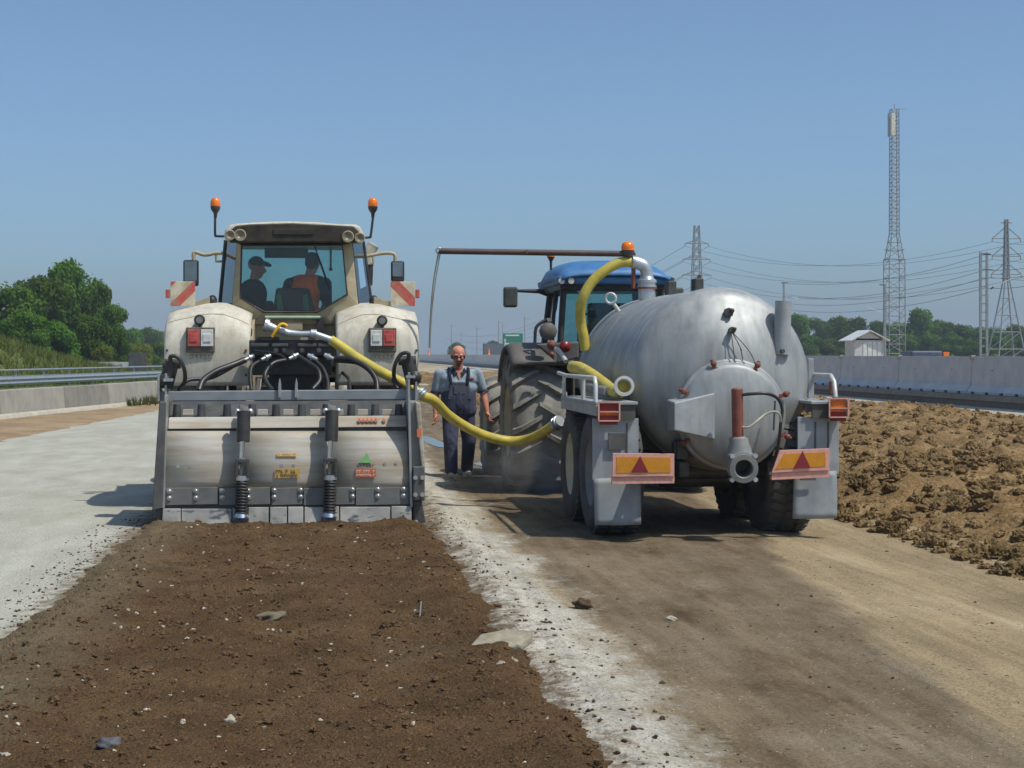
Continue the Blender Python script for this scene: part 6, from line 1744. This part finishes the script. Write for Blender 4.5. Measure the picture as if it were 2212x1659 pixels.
# kerb wall beneath the barriers and pale footing strip
m = MB(); m.prism([(18.9, 20, -.1), (20.4, 20, -.1), (20.4, 20, zb0 - .004), (19.05, 20, zb0 - .004)], (0, 330, 0)); tag(m.build('kerb_wall', M['asphalt'], None, .03), 'dark kerb bank that carries the concrete barriers', kind='structure')
m = MB(); m.prism([(18.93, 20, .36), (19.0, 20, .36), (19.05, 20, .516), (18.96, 20, .516)], (0, 330, 0)); tag(m.build('kerb_edge', M['concrete_dark'], None, .01), 'dark lip along the top of the kerb bank', kind='structure')
m = MB(); m.grid(2, 120, lambda a, b: (18.2 + .75 * a + .12 * math.sin(b * 90) * (1 - a), 20 + 330 * b, .02 + .16 * a)); tag(m.build('footing_strip', M['footing']), 'pale concrete footing along the foot of the kerb', kind='structure')
for (px, py) in ((2010, 871), (1935, 870)):
    c = far(px, py, 52); m = MB(); m.tube(spline([(18.6, c.y - .2, c.z - .04), (18.75, c.y, c.z), (18.85, c.y + .1, c.z + .05), (18.8, c.y + .5, c.z - .02), (18.7, c.y + 1.2, c.z - .05)], 5), .035, 6); one(m, 'scrap_strip', M['rubber'], 'bent black rubber strip lying at the kerb ' + ('nearer the right edge' if px > 2000 else 'nearer the tanker'), 'debris')

# telecom mast
Dm = 152
mc = far(1932, 770, Dm); ts = thing('telecom_mast', 'tall grey lattice telecom mast with white antenna panel at the top', 'mast', (mc.x, mc.y, 0))
M['mast'] = paint('galvanised_lattice', (.26, .285, .30), .5, .3, var=.15, dust=.05)
def lattice(m, c, z0, z1, w0, w1, nseg, r, br):
    def corner(z, i):
        w = w0 + (w1 - w0) * (z - z0) / (z1 - z0); s = ((-1, -1), (1, -1), (1, 1), (-1, 1))[i % 4]; return Vector((c[0] + s[0] * w / 2, c[1] + s[1] * w / 2, z))
    for i in range(4): m.tube([corner(z0, i), corner(z1, i)], r, 5)
    for k in range(nseg):
        za, zb = z0 + (z1 - z0) * k / nseg, z0 + (z1 - z0) * (k + 1) / nseg
        for i in range(4):
            m.tube([corner(za, i), corner(zb, i + 1)] if k % 2 else [corner(za, i + 1), corner(zb, i)], br, 4, caps=False)
            m.tube([corner(zb, i), corner(zb, i + 1)], br, 4, caps=False)
zt = far(1932, 236, Dm).z; zm = far(1932, 560, Dm).z; zq = far(1932, 505, Dm).z
m = MB(); lattice(m, mc, 0, zm, 1.55, 1.5, 12, .05, .028); m.build('lower_lattice', M['mast'], ts)
m = MB(); lattice(m, mc, zm, zq, 1.35, .72, 3, .045, .026); m.build('middle_lattice', M['mast'], ts)
m = MB(); lattice(m, mc, zq, zt, .72, .66, 34, .042, .022); m.build('upper_lattice', M['mast'], ts)
m = MB(); m.torus((mc.x, mc.y, zm), (0, 0, 1), .95, .035, 24, 6); m.torus((mc.x, mc.y, zm + .9), (0, 0, 1), .9, .025, 24, 6); m.build('platform_ring', M['mast'], ts)
m = MB(); a, b = far(1921, 246, Dm), far(1929, 294, Dm); m.box(a.x - .02, a.x + .36, mc.y - .55, mc.y - .3, b.z, a.z); m.build('antenna_panel', paint('pale_antenna', srgb(212, 208, 190), .5, dust=.1), ts, .03)
m = MB(); a = far(1919, 246, Dm); m.box(a.x - .16, a.x - .03, mc.y - .4, mc.y - .2, b.z - .1, a.z); m.build('antenna_mount', M['mast'], ts)
m = MB(); m.tube([(mc.x, mc.y, zt + .03), (mc.x + 1.2, mc.y, zt + .05)], .03, 5); m.tube([(mc.x, mc.y, zt), (mc.x, mc.y, zt + .5)], .03, 5); m.build('lightning_rod', M['mast'], ts)

# equipment hut
Dh = 140
hb = far(1875, 770, Dh); t = thing('equipment_hut', 'small white hut with a pitched pale roof at the foot of the mast', 'hut', (hb.x, hb.y, 0))
zw = far(1875, 735, Dh).z; zr = far(1875, 715, Dh).z; x0, x1 = far(1845, 740, Dh).x, far(1910, 740, Dh).x
m = MB(); m.box(x0, x1, hb.y, hb.y + 2.6, -.05, zw + .15); m.prism([(x0, hb.y, zw), (x1, hb.y, zw), ((x0 + x1) / 2, hb.y, zr - .04)], (0, 2.6, 0)); m.build('wall', paint('hut_wall', srgb(198, 198, 196), .8, dust=.1), t)
mid = (x0 + x1) / 2
for s, xa in ((-1, x0 - .45), (1, x1 + .45)):
    m = MB(); m.prism([(mid, hb.y - .4, zr), (xa, hb.y - .4, zw - .08), (xa, hb.y - .4, zw + .0), (mid, hb.y - .4, zr + .09)], (0, 3.4, 0)); m.build('roof_slope', paint('pale_roof', srgb(206, 210, 212), .6, dust=.1), t)
for k in range(4):
    xa = x0 + .75 + k * .42; m = MB(); m.box(xa, xa + .32, hb.y - .04, hb.y - .005, .1, zw - .15); m.build('door_panel', paint('white_door', srgb(216, 218, 212), .6, dust=.05), t)

# steel pylon with three cross-arms, right
def pylon(px, pbase, ptop, D, spread, label, arms, thick=.06, top_frac=.42, wk=.34, wt=.16):
    c = far(px, pbase, D); zt = far(px, ptop, D).z
    t = thing('pylon', label, 'pylon', (c.x, c.y, 0))
    sp = spread * D / FPX / 2
    zk = zt * (1 - top_frac)
    m = MB()
    for sx in (-1, 1):
        for sy in (-1, 1): m.tube([(c.x + sx * sp, c.y + sy * sp, 0), (c.x + sx * wk, c.y + sy * wk, zk), (c.x + sx * wt, c.y + sy * wt, zt)], thick, 5)
    m.build('legs', M['mast'], t)
    m = MB(); n = 9
    for k in range(n):
        za, zb = zk + (zt - zk) * k / n, zk + (zt - zk) * (k + 1) / n
        wa, wb = wk - (wk - wt) * k / n, wk - (wk - wt) * (k + 1) / n
        for sy in (-1, 1): m.tube([(c.x - wa, c.y + sy * wa, za), (c.x + wb, c.y + sy * wb, zb)], thick * .55, 4, caps=False); m.tube([(c.x + wa, c.y + sy * wa, za), (c.x - wb, c.y + sy * wb, zb)], thick * .55, 4, caps=False)
    for k in range(4):
        f = (k + 1) / 5; w = sp + (wk - sp) * f; z = zk * f
        for sy in (-1, 1): m.tube([(c.x - w, c.y + sy * w, z), (c.x + w, c.y + sy * w, z)], thick * .5, 4, caps=False)
        f2 = k / 5; w2 = sp + (wk - sp) * f2
        for sy in (-1, 1): m.tube([(c.x - w2, c.y + sy * w2, zk * f2), (c.x + w, c.y + sy * w, z)], thick * .4, 4, caps=False)
    m.build('bracing', M['mast'], t)['kind'] = 'stuff'
    tips = []
    for (py, hw, up) in arms:
        z = far(px, py, D).z; w = hw * D / FPX; zu = far(px, py - up, D).z
        m = MB()
        for s in (-1, 1):
            m.tube([(c.x, c.y, z), (c.x + s * w, c.y, z)], thick * .8, 4); m.tube([(c.x, c.y, zu), (c.x + s * w, c.y, z)], thick * .7, 4)
            if up > 3: m.tube([(c.x + s * w, c.y, z), (c.x + s * w, c.y, z - .5)], thick * .6, 4)
            tips.append(Vector((c.x + s * w, c.y, z - .5)))
        m.build('cross_arm', M['mast'], t)
    return t, tips
pyR, tipsR = pylon(2174, 770, 474, 232, 66, 'grey steel pylon with three pairs of cross-arms near the right edge', [(481, 13, 2), (515, 32, 26), (553, 32, 26), (592, 34, 26)], .11)
pyL, tipsL = pylon(1505, 770, 487, 300, 52, 'narrow lattice pylon rising behind the tank', [(526, 26, 8), (560, 30, 8), (594, 32, 8)], .11, .62, 1.05, .42)

# railway catenary masts
def cat_mast(px, ptop, D, double, arms, label):
    c = far(px, 770, D); zt = far(px, ptop, D).z; t = thing('catenary_mast', label, 'mast', (c.x, c.y, 0))
    m = MB(); w = .11
    for s in ((-1, 1) if double else (0,)): m.box(c.x + s * w * 2 - .075, c.x + s * w * 2 + .075, c.y - .06, c.y + .06, 0, zt)
    if double:
        for k in range(14): z = .5 + k * zt / 15; m.box(c.x - .18, c.x + .18, c.y - .03, c.y + .03, z, z + .08)
    m.build('post', M['mast'], t)
    for (pts, r, mt) in arms:
        m = MB(); m.tube([far(x, y, D) for x, y in pts], r, 6); m.build('bracket_arm', mt, t)
W_ = M['white_rail']; B_ = M['dark_steel']
cat_mast(2125, 545, 108, True, [([(2122, 548), (2140, 549)], .06, B_), ([(2128, 582), (2146, 583)], .05, B_), ([(2128, 625), (2140, 622), (2215, 590)], .035, W_), ([(2140, 624), (2146, 620)], .07, B_)], 'double railway catenary mast left of the right pylon')
cat_mast(1693, 609, 145, False, [([(1688, 611), (1702, 611)], .06, B_), ([(1698, 640), (1706, 642), (1742, 648), (1720, 662)], .03, W_)], 'single catenary mast seen above the overflow pipe of the tank')
cat_mast(1912, 614, 145, False, [([(1900, 615), (1914, 615)], .06, B_), ([(1910, 646), (1900, 647), (1862, 650)], .03, W_), ([(1904, 675), (1870, 662)], .025, W_)], 'single catenary mast just left of the telecom mast')
# far catenary masts around the vanishing point
far_masts = [(975, 700, 500), (996, 716, 620), (1030, 706, 520), (1077, 692, 420), (1086, 700, 560), (1133, 684, 400), (930, 718, 640)]
for k, (x, y, D) in enumerate(far_masts):
    c = far(x, 770, D); m = MB(); zt = far(x, y, D).z; m.box(c.x - .12, c.x + .12, c.y - .1, c.y + .1, -.06, zt); m.box(c.x - .05, c.x + 1.4, c.y - .05, c.y + .05, zt - .6, zt - .5)
    one(m, 'lamp_post', M['mast'], ORD[sorted(q[0] for q in far_masts).index(x)] + ' thin hazy pole from the cream tractor on the horizon', 'pole', 'far poles on the horizon', (c.x, c.y, 0))

# overhead lines
def wire(p, q, sag, r, label):
    p, q = Vector(p), Vector(q); P = [p.lerp(q, k / 24) + Vector((0, 0, -4 * sag * (k / 24) * (1 - k / 24))) for k in range(25)]
    m = MB(); m.tube(P, r, 4); one(m, 'power_line', M['dark_wire'], label, 'cable', 'overhead power lines', P[0])
M['dark_wire'] = paint('dark_cable', (.10, .12, .15), .6, dust=0)
ARM = ['upper left one', 'upper right one', 'middle left one', 'middle right one', 'lower left one', 'lower right one']
for k, (a, b) in enumerate(zip(tipsL, tipsR[2:])):
    wire(a, b, 3.5, .026, ARM[k] + ' of the power lines strung between the two pylons')
for k, a in enumerate(tipsR[2:]):
    wire(a, a + Vector((90, -10, 3)), 3, .03, ARM[k] + ' of the power lines leaving the right pylon to the right')
for k, a in enumerate(tipsL):
    wire(a, a + Vector((4, 700, -4)), 10, .04, ARM[k] + ' of the power lines running from the left pylon to the horizon')
for k, (y0, y1) in enumerate(((611, 550), (640, 583), (655, 600), (668, 622))):
    wire(far(1693, y0, 145), far(2128, y1, 108), .8, .016, ['topmost', 'second', 'third', 'lowest'][k] + ' railway wire strung between the catenary masts')
    wire(far(2128, y1, 108), far(2400, y1 - 60, 92), .5, .016, ['topmost', 'second', 'third', 'lowest'][k] + ' railway wire leaving the double catenary mast to the right')

# green road sign on posts
D_ = 196
a, b = far(1086, 720, D_), far(1130, 751, D_); t = thing('road_sign', 'green motorway direction sign with white lettering beyond the barrier', 'sign', ((a.x + b.x) / 2, a.y, 0))
m = MB(); m.box(a.x, b.x, a.y, a.y + .1, b.z, a.z); m.build('panel', paint('green_sign', srgb(10, 118, 96), .5, var=.05, dust=.05), t)
m = MB()
for (x0, y0, x1, y1) in ((1092, 723, 1122, 726), (1090, 735, 1092, 750), (1092, 741, 1100, 744), (1104, 741.5, 1128, 744)):
    p, q = far(x0, y0, D_), far(x1, y1, D_); m.box(p.x, q.x, a.y - .03, a.y - .005, q.z, p.z)
o = m.build('lettering', M['white_lens'], t); o['kind'] = 'stuff'
m = MB(); p, q = far(1089, 731, D_), far(1093, 736, D_); m.prism([(p.x - .05, a.y - .03, q.z), (q.x + .05, a.y - .03, q.z), ((p.x + q.x) / 2, a.y - .03, p.z)], (0, .02, 0)); m.build('arrow_head', M['white_lens'], t)
m = MB(); p, q = far(1086, 753, D_), far(1131, 757, D_); m.box(p.x, q.x, a.y, a.y + .1, q.z, p.z); m.build('plate', M['white_lens'], t)
for x in (1092, 1124):
    p = far(x, 740, D_); m = MB(); m.box(p.x - .07, p.x + .07, a.y + .12, a.y + .26, 0, a.z - .1); m.build('post', M['mast'], t)
# dark lorry row / parapet behind the far barrier
D_ = 240
a, b = far(1046, 742, D_), far(1145, 768, D_); m = MB(); m.box(a.x, b.x, a.y, a.y + 2.2, .9, a.z); m.box(a.x + .3, b.x - .3, a.y + .3, a.y + 2, 0, .9); one(m, 'parked_trailer', paint('dark_blue_trailer', srgb(70, 84, 104), .6), 'long dark blue grey trailer beyond the barrier below the green sign', 'trailer', None, ((a.x + b.x) / 2, a.y, 0))
# blue truck with an orange lamp behind the right barrier
D_ = 92
a, b = far(1968, 758, D_), far(2040, 790, D_); t = thing('truck', 'blue vehicle roof with an orange box showing above the right barrier', 'truck', ((a.x + b.x) / 2, a.y, 0))
m = MB(); m.box(a.x, b.x, a.y, a.y + 1.8, .7, a.z); m.build('cab_body', paint('dark_blue_body', srgb(34, 58, 96), .4), t, .12, seg=3)
m = MB(); p = far(2048, 765, D_); m.box(p.x - .17, p.x + .17, a.y, a.y + .3, p.z - .12, p.z + .12); m.build('orange_box', M['amber'], t, .01)
for s in (.5, 1.5):
    m = MB(); m.lathe([(.02, -.12), (.42, -.12), (.46, 0), (.42, .12), (.02, .12)], (a.x + s * .9, a.y, .46), (0, 1, 0), 20); m.build('wheel', M['rubber'], t)
# red and white markers far off on the barrier
for k, (x, y, D) in enumerate(((926, 758, 260), (1056, 757, 210), (1112, 760, 178))):
    c = far(x, y, D); m = MB(); m.lathe([(.02, .9), (.09, .6), (.12, .3), (.16, .0), (.28, .0), (.28, -.06)], (c.x, c.y, zb1), (0, 0, 1), 10); one(m, 'traffic_cone', M['amber'], ['orange cone on the barrier far left, beside the cream tractor', 'orange cone on the barrier right of the worker', 'orange cone on the barrier below the green sign'][k], 'cone', 'cones on the far barrier')

# ---- puddles and debris on the haul road, lumps in the milled soil
wat = NT('puddle_water'); wat.set(srgb(70, 66, 58), .04, 0, .6); M['water'] = wat.mat
for k, (pts) in enumerate((((900, 944), (922, 943), (948, 952), (966, 960), (972, 967), (948, 966), (925, 958)), ((1022, 1002), (1042, 998), (1062, 1001), (1076, 1006), (1050, 1008), (1034, 1006)))):
    P = [gnd(x, y, .020) for x, y in pts]; P = spline([*P, P[0]], 5)[:-1]
    m = MB(); m.prism(P, (0, 0, .004)); tag(m.build('puddle', M['water']), 'shallow puddle reflecting the sky on the haul road ' + ('left of the worker' if k == 0 else 'right of the worker'), kind='structure')


def lump(name, px, py, size, mat, label, cat, seed, z=.05, flat=.5, grp=None):
    c = gnd(px, py, z); r = np.random.RandomState(seed)
    bm = bmesh.new(); bmesh.ops.create_icosphere(bm, subdivisions=3, radius=1)
    o1 = r.rand(6) * 6
    for v in bm.verts:
        p = v.co; k = 1 + .25 * math.sin(p.x * 3 + o1[0]) * math.sin(p.y * 4 + o1[1]) + .18 * math.sin(p.z * 6 + p.x * 5 + o1[2]) + .12 * (r.rand() - .5)
        v.co = Vector((p.x * size * k, p.y * size * .7 * k, p.z * size * flat * k))
    me = bpy.data.meshes.new(name); bm.to_mesh(me); bm.free(); me.materials.append(mat)
    for p in me.polygons: p.use_smooth = True
    o = bpy.data.objects.new(name, me); COL.objects.link(o); o.location = (c.x, c.y, z + size * flat * .25); o.rotation_euler[2] = r.rand() * 6; tag(o, label, cat, grp)
m_lump = paint('lime_crusted_lump', srgb(150, 142, 122), .95, var=.3, scale=10, dust=.4, dscale=8, bump=.8)
c = gnd(1086, 1400, .06)
m = MB(); rs = random.Random(2)
poly = [(-.20, -.03), (-.12, .07), (.02, .10), (.15, .06), (.19, -.02), (.10, -.09), (-.06, -.10)]
tl = Matrix.Rotation(R_(14), 3, 'X') @ Matrix.Rotation(R_(-8), 3, 'Y')
m.prism([c + tl @ Vector((x * .9, y * 1.3, .06 + rs.uniform(-.008, .008))) for x, y in poly], tl @ Vector((0, 0, -.05)))
sl = one(m, 'soil_slab', m_lump, 'large pale crusted slab at the right edge of the milled strip', 'slab', None, None, bevel=.012)
for k, (x, y, sz) in enumerate(((1060, 1425, .06), (1100, 1432, .045), (1118, 1418, .05), (1084, 1445, .05))):
    lump('soil_clod', x, y, sz, m_lump if k % 2 else m_dark_crumb, 'crumbled clod below the pale slab, ' + ['leftmost', 'second from the left', 'rightmost', 'lowest'][k], 'clod', 20 + k, .05, .6, 'clods below the pale slab')
lump('stone', 498, 1562, .035, m_white_stone, 'pale stone in the lower middle of the milled strip', 'stone', 3, .06, .7)
lump('stone', 236, 1612, .05, paint('blue_black_stone', srgb(56, 62, 76), .6), 'dark blue black stone in the lower left of the milled strip', 'stone', 4, .06, .6)
lump('soil_clod', 590, 1335, .09, paint('grey_clod', srgb(104, 96, 74), .95, bump=.7), 'grey green clod in the middle of the milled strip', 'clod', 5, .05, .35)
lump('soil_clod', 1258, 1308, .06, m_dark_crumb, 'dark clod on the lime edge below the tanker', 'clod', 6, .03, .6)
lump('stone', 1450, 1340, .035, m_white_stone, 'small pale stone on the damp haul road', 'stone', 7, .02, .6)
m = MB(); c = gnd(906, 1330, .06); m.cyl((c.x, c.y, .03), (c.x + .01, c.y, .15), .006, .005, 6); one(m, 'peg', M['white_rail'], 'thin pale peg standing in the milled soil', 'peg')

# dust raised beside the tanker wheels
c = gnd(1185, 1105, 0)
m = MB(); m.ball((c.x, c.y + .5, .38), (.75, 1.3, .42), 20, 12)
do = m.build('dust_cloud', None)
dm = bpy.data.materials.new('raised_dust'); dm.use_nodes = True; dn = dm.node_tree
for n_ in list(dn.nodes):
    if n_.type == 'BSDF_PRINCIPLED': dn.nodes.remove(n_)
pv = dn.nodes.new('ShaderNodeVolumePrincipled'); pv.inputs['Color'].default_value = (.75, .74, .72, 1)
tc = dn.nodes.new('ShaderNodeTexCoord'); mp = dn.nodes.new('ShaderNodeMapping'); mp.vector_type = 'POINT'
mp.inputs['Location'].default_value = (-c.x / .75, -(c.y + .5) / 1.3, -.38 / .42); mp.inputs['Scale'].default_value = (1 / .75, 1 / 1.3, 1 / .42)
ln = dn.nodes.new('ShaderNodeVectorMath'); ln.operation = 'LENGTH'
fo = dn.nodes.new('ShaderNodeMapRange'); fo.inputs[1].default_value = 1.0; fo.inputs[2].default_value = .1; fo.inputs[3].default_value = 0; fo.inputs[4].default_value = 1
nz = dn.nodes.new('ShaderNodeTexNoise'); nz.inputs['Scale'].default_value = 2.2
nr = dn.nodes.new('ShaderNodeMapRange'); nr.inputs[1].default_value = .35; nr.inputs[2].default_value = .75
mu = dn.nodes.new('ShaderNodeMath'); mu.operation = 'MULTIPLY'; m2 = dn.nodes.new('ShaderNodeMath'); m2.operation = 'MULTIPLY'; m2.inputs[1].default_value = 1.1
dn.links.new(tc.outputs['Object'], mp.inputs[0]); dn.links.new(mp.outputs[0], ln.inputs[0]); dn.links.new(ln.outputs['Value'], fo.inputs[0]); dn.links.new(tc.outputs['Object'], nz.inputs[0]); dn.links.new(nz.outputs[0], nr.inputs[0])
dn.links.new(fo.outputs[0], mu.inputs[0]); dn.links.new(nr.outputs[0], mu.inputs[1]); dn.links.new(mu.outputs[0], m2.inputs[0]); dn.links.new(m2.outputs[0], pv.inputs['Density'])
dn.links.new(pv.outputs[0], dn.nodes['Material Output'].inputs['Volume'])
do.data.materials.clear(); do.data.materials.append(dm)
tag(do, 'grey dust hanging beside the left tanker wheels', None, None, 'stuff')

# ================================================================== AIR
hz_ = MB(); hz_.box(-1610, 1610, -210, 3010, -1.2, 42)
ho = hz_.build('haze', None)
hm = bpy.data.materials.new('summer_haze'); hm.use_nodes = True
for n_ in list(hm.node_tree.nodes):
    if n_.type == 'BSDF_PRINCIPLED': hm.node_tree.nodes.remove(n_)
pv = hm.node_tree.nodes.new('ShaderNodeVolumePrincipled')
pv.inputs['Color'].default_value = (.70, .80, .92, 1)
pv.inputs['Density'].default_value = .00055
hm.node_tree.links.new(pv.outputs[0], hm.node_tree.nodes['Material Output'].inputs['Volume'])
ho.data.materials.clear(); ho.data.materials.append(hm)
tag(ho, 'thin bluish summer haze over the whole site', None, None, 'stuff')
